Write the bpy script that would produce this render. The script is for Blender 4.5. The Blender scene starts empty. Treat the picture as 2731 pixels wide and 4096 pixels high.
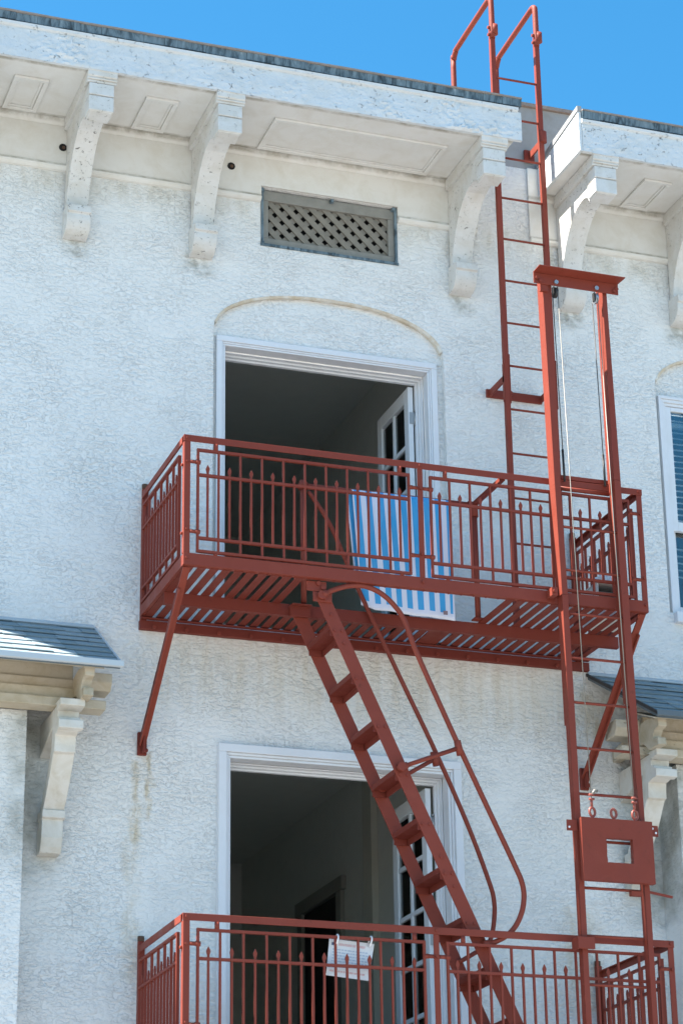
import bpy, bmesh, math, random
from mathutils import Vector, Matrix, noise
random.seed(7)
R = math.radians
scene = bpy.context.scene
COL = scene.collection

# ------------------------------------------------------------------ camera
cam_d = bpy.data.cameras.new('camera')
cam_d.lens = 85.0
cam_d.sensor_width = 36.0
cam_d.clip_end = 2000
cam_d.dof.use_dof = True
cam_d.dof.focus_distance = 18.2
cam_d.dof.aperture_fstop = 2.8
cam = bpy.data.objects.new('camera', cam_d)
COL.objects.link(cam)
ax = Vector((0.94459478, -0.32793819, -0.01404432))
ay = Vector((-0.10737211, -0.34914189, 0.93089805))
az = -Vector((0.31018048, 0.87781347, 0.36500902))
M = Matrix((ax, ay, az)).transposed().to_4x4()
M.translation = (0, -16.2, 1.6)
cam.matrix_world = M
scene.camera = cam

# ------------------------------------------------------------------ light
SUN_DIR = Vector((-0.70, 0.06, 1.0)).normalized()          # towards the sun
elev = math.asin(SUN_DIR.z)
azim = math.atan2(SUN_DIR.x, SUN_DIR.y)                     # clockwise from +Y
world = bpy.data.worlds.new('World')
scene.world = world
world.use_nodes = True
wn = world.node_tree.nodes
wl = world.node_tree.links
wn.clear()
sky = wn.new('ShaderNodeTexSky')
sky.sky_type = 'NISHITA'
sky.sun_disc = False
sky.sun_elevation = elev
sky.sun_rotation = azim
sky.altitude = 0
sky.air_density = 1.0
sky.dust_density = 0.4
sky.ozone_density = 2.0
bg = wn.new('ShaderNodeBackground')
bg.inputs['Strength'].default_value = 0.073
wo = wn.new('ShaderNodeOutputWorld')
hsv = wn.new('ShaderNodeHueSaturation')
hsv.inputs['Hue'].default_value = 0.487
hsv.inputs['Saturation'].default_value = 1.36
wl.new(sky.outputs[0], hsv.inputs['Color'])
wl.new(hsv.outputs[0], bg.inputs['Color'])
wl.new(bg.outputs[0], wo.inputs['Surface'])
sun_d = bpy.data.lights.new('sun', 'SUN')
sun_d.energy = 5.0
sun_d.angle = R(0.53)
sun_d.color = (1.0, 0.95, 0.87)
sun = bpy.data.objects.new('sun', sun_d)
COL.objects.link(sun)
sun.rotation_euler = SUN_DIR.to_track_quat('Z', 'Y').to_euler()
sun.location = (0, -5, 30)
vs = scene.view_settings
vs.view_transform = 'Standard'
vs.look = 'None'
vs.exposure = 1.92
vs.gamma = 1.0
vs.use_curve_mapping = False


# ------------------------------------------------------------------ node helpers
class NT:
    def __init__(self, name):
        self.m = bpy.data.materials.new(name)
        self.m.use_nodes = True
        self.t = self.m.node_tree
        self.n = self.t.nodes
        self.l = self.t.links
        self.n.clear()
        self.out = self.n.new('ShaderNodeOutputMaterial')
        self.bsdf = self.n.new('ShaderNodeBsdfPrincipled')
        self.l.new(self.bsdf.outputs[0], self.out.inputs[0])
        self.geo = None

    def pos(self):
        if self.geo is None:
            self.geo = self.n.new('ShaderNodeNewGeometry')
        return self.geo.outputs['Position']

    def map(self, scale=(1, 1, 1), loc=(0, 0, 0), src=None):
        mp = self.n.new('ShaderNodeMapping')
        mp.inputs['Scale'].default_value = scale
        mp.inputs['Location'].default_value = loc
        self.l.new(src or self.pos(), mp.inputs['Vector'])
        return mp.outputs[0]

    def noise(self, scale, detail=4, rough=.55, dist=0, vec=None):
        n = self.n.new('ShaderNodeTexNoise')
        n.inputs['Scale'].default_value = scale
        n.inputs['Detail'].default_value = detail
        n.inputs['Roughness'].default_value = rough
        n.inputs['Distortion'].default_value = dist
        self.l.new(vec or self.pos(), n.inputs['Vector'])
        return n.outputs['Fac']

    def voro(self, scale, vec=None, feature='F1', out='Distance', rand=1):
        n = self.n.new('ShaderNodeTexVoronoi')
        n.feature = feature
        n.inputs['Scale'].default_value = scale
        n.inputs['Randomness'].default_value = rand
        self.l.new(vec or self.pos(), n.inputs['Vector'])
        return n.outputs[out]

    def ramp(self, f, stops):
        r = self.n.new('ShaderNodeValToRGB')
        e = r.color_ramp.elements
        while len(e) < len(stops):
            e.new(.5)
        for k, (p, c) in enumerate(stops):
            e[k].position = p
            e[k].color = (c, c, c, 1) if isinstance(c, (int, float)) else (*c, 1)
        self.l.new(f, r.inputs[0])
        return r.outputs[0]

    def math(self, op, a, b=0.0, c=None, clamp=False):
        m = self.n.new('ShaderNodeMath')
        m.operation = op
        m.use_clamp = clamp
        for i, v in enumerate((a, b, c)):
            if v is None:
                continue
            if isinstance(v, (int, float)):
                m.inputs[i].default_value = v
            else:
                self.l.new(v, m.inputs[i])
        return m.outputs[0]

    def mix(self, f, a, b):
        m = self.n.new('ShaderNodeMix')
        m.data_type = 'RGBA'
        for s, v in ((0, f), (6, a), (7, b)):
            if isinstance(v, (int, float)):
                m.inputs[s].default_value = v
            elif isinstance(v, tuple):
                m.inputs[s].default_value = (*v, 1)
            else:
                self.l.new(v, m.inputs[s])
        return m.outputs[2]

    def sep(self, v=None):
        s = self.n.new('ShaderNodeSeparateXYZ')
        self.l.new(v or self.pos(), s.inputs[0])
        return s.outputs

    def box_mask(self, cx, cz, hw, hh, soft):
        """soft window round a wall place (x, z)"""
        if not hasattr(self, '_warp'):
            nz = self.n.new('ShaderNodeTexNoise')
            nz.inputs['Scale'].default_value = 5.5
            nz.inputs['Detail'].default_value = 4
            self.l.new(self.pos(), nz.inputs['Vector'])
            mm = self.n.new('ShaderNodeVectorMath')
            mm.operation = 'MULTIPLY_ADD'
            self.l.new(nz.outputs['Color'], mm.inputs[0])
            mm.inputs[1].default_value = (.22, 0, .3)
            ad = self.n.new('ShaderNodeVectorMath')
            ad.operation = 'SUBTRACT'
            self.l.new(self.pos(), ad.inputs[0])
            ad.inputs[1].default_value = (.11, 0, .15)
            self.l.new(ad.outputs[0], mm.inputs[2])
            self._warp = self.sep(mm.outputs[0])
        s = self._warp
        dx = self.math('ABSOLUTE', self.math('SUBTRACT', s[0], cx))
        dz = self.math('ABSOLUTE', self.math('SUBTRACT', s[2], cz))
        a = self.math('DIVIDE', self.math('SUBTRACT', hw + soft, dx), soft, clamp=True)
        b = self.math('DIVIDE', self.math('SUBTRACT', hh + soft, dz), soft, clamp=True)
        return self.math('MULTIPLY', a, b)

    def bump(self, h, strength, dist, normal=None):
        b = self.n.new('ShaderNodeBump')
        b.inputs['Strength'].default_value = strength
        b.inputs['Distance'].default_value = dist
        self.l.new(h, b.inputs['Height'])
        if normal is not None:
            self.l.new(normal, b.inputs['Normal'])
        return b.outputs[0]

    def set(self, color=None, rough=None, normal=None, metal=None, spec=None):
        B = self.bsdf
        for k, v in (('Base Color', color), ('Roughness', rough), ('Normal', normal), ('Metallic', metal), ('Specular IOR Level', spec)):
            if v is None:
                continue
            if isinstance(v, (int, float)):
                B.inputs[k].default_value = v
            elif isinstance(v, tuple):
                B.inputs[k].default_value = (*v, 1)
            else:
                self.l.new(v, B.inputs[k])
        return self.m


MAT = {}

# stucco: trowelled texture, dirt pits, rust drips
t = NT('stucco')
base = t.mix(t.noise(0.9, 3), (.765, .765, .742), (.82, .82, .80))
patch = t.ramp(t.noise(2.6, 6, .6, .4), [(.35, 0), (.62, 1)])
base = t.mix(t.math('MULTIPLY', patch, .08), base, (.66, .62, .53))
flat = t.noise(18.5, 5, .6, .3, t.map((1, 1, 1.75)))
reg = t.ramp(t.noise(2.2, 4, .6), [(.33, .35), (.60, 1)])
plate = t.math('MULTIPLY', t.ramp(flat, [(.38, 0), (.45, .12), (.50, .58), (.57, .68), (.62, 1)]), reg)
lump = t.noise(60, 4, .6, .1, t.map((1, 1, 1.5)))
fine = t.noise(190, 3, .6)
broad = t.noise(6, 3, .5)
h = t.math('ADD', t.math('MULTIPLY', plate, .75), t.math('ADD', t.math('MULTIPLY', lump, .17), t.math('ADD', t.math('MULTIPLY', fine, .06), t.math('MULTIPLY', broad, .8))))
edge = t.math('MULTIPLY', t.ramp(flat, [(.445, 0), (.468, 1), (.482, 1), (.50, 0)]), reg)  # occlusion shade along the trowel step edges, painted into the wall colour
base = t.mix(t.math('MULTIPLY', edge, .08), base, (.40, .395, .38))
pits = t.ramp(t.noise(30, 6, .7, .8), [(.30, 1), (.37, 0)])
pitreg = t.ramp(t.noise(1.7, 4, .6), [(.45, .12), (.66, 1)])
base = t.mix(t.math('MULTIPLY', t.math('MULTIPLY', pits, pitreg), .26), base, (.27, .255, .225))
crack = t.ramp(t.voro(1.9, t.map((1, 1, 1.7)), 'DISTANCE_TO_EDGE'), [(0, 1), (.012, 0)])
crackreg = t.ramp(t.noise(1.1, 3), [(.56, 0), (.64, 1)])
base = t.mix(t.math('MULTIPLY', t.math('MULTIPLY', crack, crackreg), .32), base, (.30, .28, .25))
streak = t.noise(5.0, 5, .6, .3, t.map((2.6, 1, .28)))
# beige streaked tint below the upper platform
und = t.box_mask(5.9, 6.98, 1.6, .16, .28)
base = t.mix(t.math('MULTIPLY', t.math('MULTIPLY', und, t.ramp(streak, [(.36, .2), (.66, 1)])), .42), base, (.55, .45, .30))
for (cx, cz, hw, hh, so, k) in ((4.155, 5.95, .012, .28, .045, .62), (4.235, 6.08, .008, .20, .03, .7), (4.13, 5.3, .02, .6, .06, .30), (7.55, 5.0, .10, .32, .12, .4), (7.74, 6.9, .06, .12, .12, .6)):  # rust and water stains below the fire escape fixings
    mk = t.math('MULTIPLY', t.box_mask(cx, cz, hw, hh, so), t.ramp(t.noise(9, 5, .6, .4, t.map((1.6, 1, .5))), [(.34, .1), (.6, 1)]))
    base = t.mix(t.math('MULTIPLY', mk, k), base, (.52, .40, .22))
# grime under the bracket ends, mould along the cornice
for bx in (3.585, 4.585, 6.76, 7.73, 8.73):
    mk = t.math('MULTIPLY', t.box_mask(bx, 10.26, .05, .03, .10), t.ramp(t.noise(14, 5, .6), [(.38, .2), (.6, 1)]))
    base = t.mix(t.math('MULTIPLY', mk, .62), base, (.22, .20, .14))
for (cx, hw) in ((3.36, .10), (8.17, .10)):  # darker mottled tone in the gaps beside the bay walls
    mk = t.math('MULTIPLY', t.box_mask(cx, 5.95, hw, .5, .2), t.ramp(t.noise(6, 5, .6), [(.32, .3), (.62, 1)]))
    base = t.mix(t.math('MULTIPLY', mk, .7), base, (.25, .245, .20))
mk = t.math('MULTIPLY', t.box_mask(6, 10.86, 4, .06, .18), t.ramp(t.noise(4, 5, .65, .4, t.map((1.5, 1, .6))), [(.4, 0), (.65, 1)]))
base = t.mix(t.math('MULTIPLY', mk, .42), base, (.47, .41, .29))
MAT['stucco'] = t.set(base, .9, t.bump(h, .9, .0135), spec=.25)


def paint_mat(name, c, chip_c, chip_amt, bumpk=.5, rough=.6, dirt=.35, chipscale=14):
    t = NT(name)
    col = t.mix(t.noise(1.6, 4), tuple(v * .93 for v in c), c)
    d = t.ramp(t.noise(6, 6, .65, .5), [(.42, 0), (.72, 1)])
    col = t.mix(t.math('MULTIPLY', d, dirt), col, tuple(v * f for v, f in zip(c, (.72, .66, .55))))
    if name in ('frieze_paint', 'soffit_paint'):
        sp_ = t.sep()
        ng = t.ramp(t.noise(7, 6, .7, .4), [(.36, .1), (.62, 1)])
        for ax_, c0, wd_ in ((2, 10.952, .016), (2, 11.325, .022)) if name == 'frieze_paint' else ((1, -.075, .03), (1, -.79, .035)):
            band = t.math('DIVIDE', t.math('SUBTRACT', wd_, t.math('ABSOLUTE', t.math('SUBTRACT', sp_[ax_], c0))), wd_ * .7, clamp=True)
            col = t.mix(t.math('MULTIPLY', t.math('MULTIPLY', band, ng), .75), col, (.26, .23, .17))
    n = t.noise(chipscale, 8, .72, .9)
    chips = t.ramp(n, [(.5 + .25 * (1 - chip_amt), 0), (.52 + .25 * (1 - chip_amt), 1)])
    reg = t.ramp(t.noise(1.8, 3, .5), [(.35, .15), (.6, 1)])
    chips = t.math('MULTIPLY', chips, reg)
    col = t.mix(chips, col, chip_c)
    hh = t.math('ADD', t.math('MULTIPLY', t.noise(22, 6, .65, .6), .5), t.math('MULTIPLY', chips, -.6))
    MAT[name] = t.set(col, rough, t.bump(hh, bumpk, .012), spec=.35)


paint_mat('fascia_paint', (.66, .69, .70), (.46, .47, .46), .52, 1.2, .55, .3, 26)
paint_mat('bracket_paint', (.68, .67, .64), (.16, .155, .14), .58, .6, .6, .5, 36)
paint_mat('soffit_paint', (.735, .725, .69), (.33, .30, .25), .22, .25, .7, .35, 20)
paint_mat('frieze_paint', (.745, .73, .685), (.36, .32, .26), .20, .2, .7, .40, 20)
paint_mat('trim_paint', (.74, .76, .79), (.45, .44, .42), .15, .12, .45, .15, 18)
paint_mat('bay_paint', (.66, .635, .58), (.25, .22, .17), .40, .6, .6, .75, 12)
paint_mat('bay_timber', (.52, .46, .36), (.22, .19, .14), .40, .6, .75, .95, 9)
paint_mat('room_pale', (.50, .49, .42), (.4, .4, .35), .1, .1, .8, .2)
paint_mat('parapet_render', (.36, .36, .355), (.22, .22, .22), .3, .4, .85, .5, 9)


def red_mat(name, c, rough=.42):
    t = NT(name)
    col = t.mix(t.noise(3.2, 5), tuple(v * .86 for v in c), tuple(v * 1.08 for v in c))
    wear = t.ramp(t.noise(9, 7, .7, .6), [(.60, 0), (.74, 1)])
    col = t.mix(t.math('MULTIPLY', wear, .35), col, (c[0] * .45, c[1] * .8, c[2] * .8))
    fade = t.ramp(t.noise(4.5, 5, .6, .5), [(.52, 0), (.68, 1)])
    col = t.mix(t.math('MULTIPLY', fade, .16), col, (c[0] * 1.35, c[1] * 1.7, c[2] * 1.8))
    rust = t.ramp(t.noise(15, 7, .72, .8), [(.62, 0), (.70, 1)])
    col = t.mix(t.math('MULTIPLY', rust, .55), col, (.085, .026, .014))
    chip = t.ramp(t.noise(46, 5, .7, .4), [(.72, 0), (.745, 1)])
    col = t.mix(t.math('MULTIPLY', chip, .55), col, (.55, .42, .38))
    h = t.math('ADD', t.noise(40, 5, .6, .3), t.math('MULTIPLY', t.noise(140, 2), .3))
    MAT[name] = t.set(col, t.ramp(t.noise(7, 3), [(.3, rough - .06), (.7, rough + .14)]), t.bump(h, .35, .004), spec=.22)


red_mat('red_paint', (.222, .0435, .0265), .5)
red_mat('red_slat', (.180, .035, .023), .6)


def plain(name, c, rough=.5, metal=0.0, spec=.5, var=.12, scale=8, bumpk=0.0):
    t = NT(name)
    col = t.mix(t.noise(scale, 5), tuple(v * (1 - var) for v in c), tuple(v * (1 + var) for v in c))
    nrm = t.bump(t.noise(scale * 6, 5), bumpk, .005) if bumpk else None
    MAT[name] = t.set(col, rough, nrm, metal, spec)


plain('rust', (.10, .055, .035), .9, var=.5, scale=40, bumpk=.6)
plain('bolt_steel', (.40, .42, .45), .4, .7)
plain('dark_iron', (.035, .033, .032), .5, .3)
plain('cable', (.20, .19, .165), .45, .3)
plain('eyebolt_red', (.26, .06, .04), .45)
plain('vent_wood', (.215, .198, .165), .8, var=.3, scale=14, bumpk=.4)
plain('vent_frame', (.235, .23, .205), .7, var=.25, scale=12, bumpk=.3)
plain('dark_void', (.012, .012, .011), .9)
plain('room_wall', (.60, .605, .55), .9, var=.06)
plain('room_dark', (.06, .058, .05), .9, var=.1)
plain('room_trim', (.24, .24, .21), .8)
plain('door_white', (.70, .73, .76), .45, var=.05)
plain('blind', (.55, .58, .6), .6)
plain('gutter_white', (.47, .51, .53), .4, var=.05)
plain('drip_edge', (.03, .03, .032), .6)
plain('hinge_metal', (.42, .42, .42), .4, .6)
plain('paper', (.74, .77, .80), .7, var=.03)
plain('ink_blue', (.46, .53, .63), .8)
plain('ink_dark', (.06, .10, .2), .8)
plain('ink_red', (.66, .46, .48), .8)
plain('tie_white', (.75, .75, .75), .5)
plain('carton', (.60, .62, .60), .8, var=.08)
plain('tray_dark', (.10, .105, .085), .8, var=.3)
plain('bag_film', (.60, .68, .74), .3, var=.1)
plain('towel_label', (.25, .18, .19), .9)
plain('concrete', (.25, .245, .237), .9, var=.15, scale=3, bumpk=.2)
plain('asphalt', (.185, .185, .18), .9, var=.2, scale=5, bumpk=.3)
plain('line_paint', (.75, .74, .70), .8)
plain('roof_felt', (.30, .245, .21), .95, var=.3, scale=20, bumpk=.6)

# lead / painted flashing with drips
t = NT('flashing')
n = t.noise(10, 6, .65, .6, t.map((2.2, 1, .6)))
col = t.ramp(n, [(.30, (.02, .022, .025)), (.40, (.05, .075, .09)), (.52, (.12, .17, .20)), (.68, (.19, .25, .28)), (.78, (.45, .48, .48))])
MAT['flashing'] = t.set(col, .5, t.bump(t.noise(14, 5), .5, .008), spec=.4)

# asphalt shingle, tone varies from piece to piece
t = NT('shingle')
oi = t.n.new('ShaderNodeObjectInfo')
col = t.mix(oi.outputs['Random'], (.21, .285, .31), (.33, .405, .435))
col = t.mix(t.math('MULTIPLY', t.noise(160, 3, .7), .5), col, (.13, .145, .16))
MAT['shingle'] = t.set(col, .85, t.bump(t.noise(220, 3), .5, .004), spec=.35)
t = NT('roof_sheet')
col = t.mix(t.noise(5, 5), (.09, .12, .14), (.14, .17, .19))
MAT['roof_sheet'] = t.set(col, .7, t.bump(t.noise(60, 4), .3, .004), spec=.4)

# glass: clear pane with a mirror coat
t = NT('glass')
t.n.remove(t.bsdf)
tr = t.n.new('ShaderNodeBsdfTransparent')
tr.inputs[0].default_value = (.86, .9, .9, 1)
gl = t.n.new('ShaderNodeBsdfGlossy')
gl.inputs['Roughness'].default_value = .02
fr = t.n.new('ShaderNodeFresnel')
fr.inputs[0].default_value = 1.7
mx = t.n.new('ShaderNodeMixShader')
t.l.new(fr.outputs[0], mx.inputs[0])
t.l.new(tr.outputs[0], mx.inputs[1])
t.l.new(gl.outputs[0], mx.inputs[2])
t.l.new(mx.outputs[0], t.out.inputs[0])
MAT['glass'] = t.m

# towel: woven stripes from the cloth's own UV (u across, v down)
t = NT('towel_cloth')
uv = t.n.new('ShaderNodeUVMap')
s = t.sep(uv.outputs[0])
k = t.math('FRACT', t.math('ADD', t.math('MULTIPLY', s[0], 8.6), .9))
stripe = t.ramp(k, [(0, 0), (.02, 0), (.035, 1), (.545, 1), (.56, 0)])
edge_u = t.math('MULTIPLY', t.math('GREATER_THAN', s[0], .012), t.math('LESS_THAN', s[0], .978))
edge_v = t.math('MULTIPLY', t.math('GREATER_THAN', s[1], .028), t.math('LESS_THAN', s[1], .972))
stripe = t.math('MULTIPLY', stripe, t.math('MULTIPLY', edge_u, edge_v))
col = t.mix(stripe, (.72, .75, .84), (.02, .345, .68))
col = t.mix(t.math('MULTIPLY', t.noise(9, 4), .18), col, (.55, .6, .7))
MAT['towel_cloth'] = t.set(col, .95, t.bump(t.noise(260, 2), .4, .003), spec=.1)
try:
    t.bsdf.inputs['Sheen Weight'].default_value = .25
except KeyError:
    pass


# ------------------------------------------------------------------ mesh helpers
class MB:
    def __init__(self):
        self.v = []
        self.f = []
        self.smooth = []

    def add(self, vs, fs, smooth=False):
        b = len(self.v)
        self.v += [Vector(p) for p in vs]
        for f in fs:
            self.f.append([b + i for i in f])
            self.smooth.append(smooth)
        return self

    def box(self, x0, x1, y0, y1, z0, z1):
        v = [(x, y, z) for x in (x0, x1) for y in (y0, y1) for z in (z0, z1)]
        return self.add(v, [(0, 1, 3, 2), (4, 6, 7, 5), (0, 4, 5, 1), (2, 3, 7, 6), (0, 2, 6, 4), (1, 5, 7, 3)])

    def hexa(self, a, b):
        """two matching quads joined into a solid"""
        return self.add(list(a) + list(b), [(0, 1, 2, 3), (7, 6, 5, 4)] + [(i, 4 + i, 4 + (i + 1) % 4, (i + 1) % 4) for i in range(4)])

    def bar(self, p, q, w, h, up=(0, 0, 1)):
        p, q = Vector(p), Vector(q)
        d = (q - p).normalized()
        up = Vector(up)
        s = d.cross(up)
        if s.length < 1e-4:
            s = d.cross(Vector((0, 1, 0)))
        s.normalize()
        u = s.cross(d).normalized()
        s *= w / 2
        u *= h / 2
        return self.hexa([p - s - u, p + s - u, p + s + u, p - s + u], [q - s - u, q + s - u, q + s + u, q - s + u])

    def tube(self, pts, r, n=8, caps=True):
        pts = [Vector(p) for p in pts]
        rings = []
        prev = None
        for i, p in enumerate(pts):
            d = (pts[min(i + 1, len(pts) - 1)] - pts[max(i - 1, 0)]).normalized()
            if prev is None:
                a = Vector((0, 0, 1)) if abs(d.z) < .9 else Vector((1, 0, 0))
                s = d.cross(a).normalized()
            else:
                s = (prev - d * prev.dot(d)).normalized()
            prev = s
            u = d.cross(s)
            rings.append([p + (s * math.cos(2 * math.pi * k / n) + u * math.sin(2 * math.pi * k / n)) * r for k in range(n)])
        v = [p for ring in rings for p in ring]
        f = []
        for i in range(len(pts) - 1):
            for k in range(n):
                f.append((i * n + k, i * n + (k + 1) % n, (i + 1) * n + (k + 1) % n, (i + 1) * n + k))
        self.add(v, f, True)
        if caps:
            b = len(self.v) - len(v)
            self.f.append([b + k for k in range(n)][::-1])
            self.smooth.append(False)
            self.f.append([b + (len(pts) - 1) * n + k for k in range(n)])
            self.smooth.append(False)
        return self

    def prism_x(self, prof, x0, x1):
        """profile in (y, z), extruded along x"""
        n = len(prof)
        v = [(x0, y, z) for y, z in prof] + [(x1, y, z) for y, z in prof]
        return self.add(v, [list(range(n)), list(range(2 * n - 1, n - 1, -1))] + [(i, n + i, n + (i + 1) % n, (i + 1) % n) for i in range(n)])

    def prism_y(self, prof, y0, y1):
        """profile in (x, z), extruded along y"""
        n = len(prof)
        v = [(x, y0, z) for x, z in prof] + [(x, y1, z) for x, z in prof]
        return self.add(v, [list(range(n)), list(range(2 * n - 1, n - 1, -1))] + [(i, n + i, n + (i + 1) % n, (i + 1) % n) for i in range(n)])

    def bolt(self, p, d, r=.012, l=.012, n=7):
        p, d = Vector(p), Vector(d).normalized()
        return self.tube([p, p + d * l * .6, p + d * l], r, n)

    def build(self, name, mat, parent=None, bevel=0.0, org=None, kind=None, label=None):
        me = bpy.data.meshes.new(name)
        o = Vector(org) if org is not None else worigin(parent)
        me.from_pydata([tuple(p - o) for p in self.v], [], self.f)
        me.polygons.foreach_set('use_smooth', self.smooth)
        bm = bmesh.new()
        bm.from_mesh(me)
        bmesh.ops.recalc_face_normals(bm, faces=bm.faces)
        bm.to_mesh(me)
        bm.free()
        me.materials.append(MAT[mat])
        ob = bpy.data.objects.new(name, me)
        COL.objects.link(ob)
        if parent is not None:
            ob.parent = parent
            ob.location = o - worigin(parent)
            WORG[ob.name] = o
        else:
            ob.location = o
            WORG[ob.name] = o
        if bevel:
            bv = ob.modifiers.new('edge', 'BEVEL')
            bv.width = bevel
            bv.segments = 2
            bv.limit_method = 'ANGLE'
        if kind:
            ob['kind'] = kind
        if label:
            ob['label'] = label
        return ob


WORG = {}


def worigin(o):
    return WORG[o.name] if o is not None else Vector((0, 0, 0))


def thing(name, label, cat, loc, group=None):
    o = bpy.data.objects.new(name, None)
    o.empty_display_size = .2
    COL.objects.link(o)
    o.location = loc
    WORG[o.name] = Vector(loc)
    o['label'] = label
    o['category'] = cat
    if group:
        o['group'] = group
    return o


def again(ob, parent, loc):
    """a linked copy of a part (same mesh) at a world place"""
    c = ob.copy()
    COL.objects.link(c)
    c.parent = parent
    c.location = Vector(loc) - worigin(parent)
    WORG[c.name] = Vector(loc)
    return c


def copy_tree(root, loc, label):
    r = root.copy()
    COL.objects.link(r)
    r.location = loc
    r['label'] = label
    WORG[r.name] = Vector(loc)
    kids = [o for o in bpy.data.objects if o.parent == root]
    for ch in kids:
        c = ch.copy()
        COL.objects.link(c)
        c.parent = r
        WORG[c.name] = worigin(ch) + r.location - root.location
        for g in [o for o in bpy.data.objects if o.parent == ch]:
            d = g.copy()
            COL.objects.link(d)
            d.parent = c
    return r


# ================================================================== the ground
g = MB().add([(-300, -300, 0), (300, -300, 0), (300, 300, 0), (-300, 300, 0)], [(0, 1, 2, 3)]).build('street', 'asphalt', kind='structure')
MB().box(-120, 120, -19, -2.2, 0.004, .13).build('pavement', 'concrete', kind='structure')
MB().box(-120, 120, -32.2, -29, 0.004, .13).build('pavement', 'concrete', kind='structure')

# ================================================================== the building
B = thing('apartment_building', 'white stucco apartment building with bracketed cornice, shingled bay roofs and open doors', 'building', (5.65, 0, 0))

# openings (x0, x1, z0, z1)
D1 = (4.735, 6.545, 7.34, 9.74)          # upper balcony door bay, arch above
D2 = (4.78, 6.58, 3.98, 6.355)           # lower balcony door
VT = (5.085, 6.236, 10.53, 11.04)        # lattice vent
WN = (8.49, 10.30, 7.80, 9.76)           # window to the right, arch above
XL, XR = -0.4, 16.0
ZT = 11.60


def arch_pts(x0, x1, zs, rise, n=22):
    c, hw = (x0 + x1) / 2, (x1 - x0) / 2
    out = []
    for i in range(n + 1):
        a = math.pi * i / n
        cx = -math.cos(a)
        out.append((c + hw * (abs(cx) ** .92) * (1 if cx > 0 else -1), zs + rise * (max(math.sin(a), 0) ** .92)))
    out[0] = (x0, zs)
    out[-1] = (x1, zs)
    return out


def quad(mb, x0, x1, z0, z1, y=0.0):
    mb.add([(x0, y, z0), (x1, y, z0), (x1, y, z1), (x0, y, z1)], [(0, 1, 2, 3)])


W = MB()
A1 = arch_pts(4.702, 6.605, 9.74, .385)
A2 = arch_pts(8.462, 10.33, 9.76, .36)
zrow = [0.0, D2[2], D2[3], D1[2], 9.74, 10.2, VT[2], VT[3], ZT]
quad(W, XL, XR, 0, D2[2])
quad(W, XL, D2[0], D2[2], D2[3]); quad(W, D2[1], XR, D2[2], D2[3])
quad(W, XL, XR, D2[3], D1[2])
quad(W, XL, 4.702, D1[2], 9.74); quad(W, 6.605, 8.462, D1[2], 9.74); quad(W, 10.33, XR, D1[2], 9.74)
quad(W, 8.462, 10.33, D1[2], WN[2])
quad(W, XL, 4.702, 9.74, 10.2); quad(W, 6.605, 8.462, 9.74, 10.2); quad(W, 10.33, XR, 9.74, 10.2)
W.add([(8.462, 0, 9.74), (8.462, 0, 9.76), (8.4625, 0, 9.76)], [(0, 1, 2)])
for A in (A1, A2):
    for (xa, za), (xb, zb) in zip(A, A[1:]):
        if xb - xa > 1e-5:
            W.add([(xa, 0, za), (xb, 0, zb), (xb, 0, 10.2), (xa, 0, 10.2)], [(0, 1, 2, 3)])
        W.add([(xa, 0, za), (xb, 0, zb), (xb, .075, zb), (xa, .075, za)], [(0, 1, 2, 3)])
quad(W, XL, XR, 10.2, VT[2])
quad(W, XL, VT[0], VT[2], VT[3]); quad(W, VT[1], XR, VT[2], VT[3])
quad(W, XL, XR, VT[3], ZT)
# arch lips, mottled from off-white to tan
LIP = NT('arch_lip')
lc = LIP.mix(LIP.ramp(LIP.noise(9, 5, .6), [(.35, 0), (.6, 1)]), (.70, .68, .62), (.55, .475, .36))
MAT['arch_lip'] = LIP.set(lc, .9, LIP.bump(LIP.noise(40, 5), .5, .008), spec=.2)
for A in (A1, A2):
    lm = MB()
    cxa = (A[0][0] + A[-1][0]) / 2
    for (xa, za), (xb, zb) in list(zip(A, A[1:]))[1:-1]:
        def inn(x, z, k):
            j_ = .010 + .005 * noise.noise(Vector((x * 7, z * 7, 3)))
            return (x + (cxa - x) * k * .018, z - j_ * k)
        (xa2, za2), (xb2, zb2) = inn(xa, za, 1), inn(xb, zb, 1)
        lm.hexa([(xa, -.004, za + .004), (xb, -.004, zb + .004), (xb2, .012, zb2), (xa2, .012, za2)], [(xa, .049, za + .004), (xb, .049, zb + .004), (xb2, .049, zb2 + .004), (xa2, .049, za2 + .004)])
    lm.build('arch_lip', 'arch_lip', B)
# recessed tympana and side reveals
for A, zb in ((A1, 9.705), (A2, 9.69)):
    x0, x1 = A[0][0], A[-1][0]
    top = [(x, .05, z) for x, z in A]
    W.add([(x0, .05, zb), (x1, .05, zb)] + top[::-1], [list(range(len(top) + 2))])
for x in (4.702, 6.605):
    W.add([(x, 0, D1[2]), (x, .09, D1[2]), (x, .09, 9.74), (x, 0, 9.74)], [(0, 1, 2, 3)])
for x in (8.462, 10.33):
    W.add([(x, 0, WN[2]), (x, .09, WN[2]), (x, .09, 9.74), (x, 0, 9.74)], [(0, 1, 2, 3)])
for x0, x1, z0, z1, dd in ((*VT, .12), (*D2, .12)):
    for x in (x0, x1):
        W.add([(x, 0, z0), (x, dd, z0), (x, dd, z1), (x, 0, z1)], [(0, 1, 2, 3)])
    for z in (z0, z1):
        W.add([(x0, 0, z), (x1, 0, z), (x1, dd, z), (x0, dd, z)], [(0, 1, 2, 3)])
for xa, xb, za in ((4.702, 4.7345, D1[2]), (6.5515, 6.605, D1[2]), (8.462, 8.4895, WN[2]), (10.3005, 10.33, WN[2])):
    W.add([(xa, .05, za), (xb, .05, za), (xb, .05, 9.70), (xa, .05, 9.70)], [(0, 1, 2, 3)])
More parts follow.
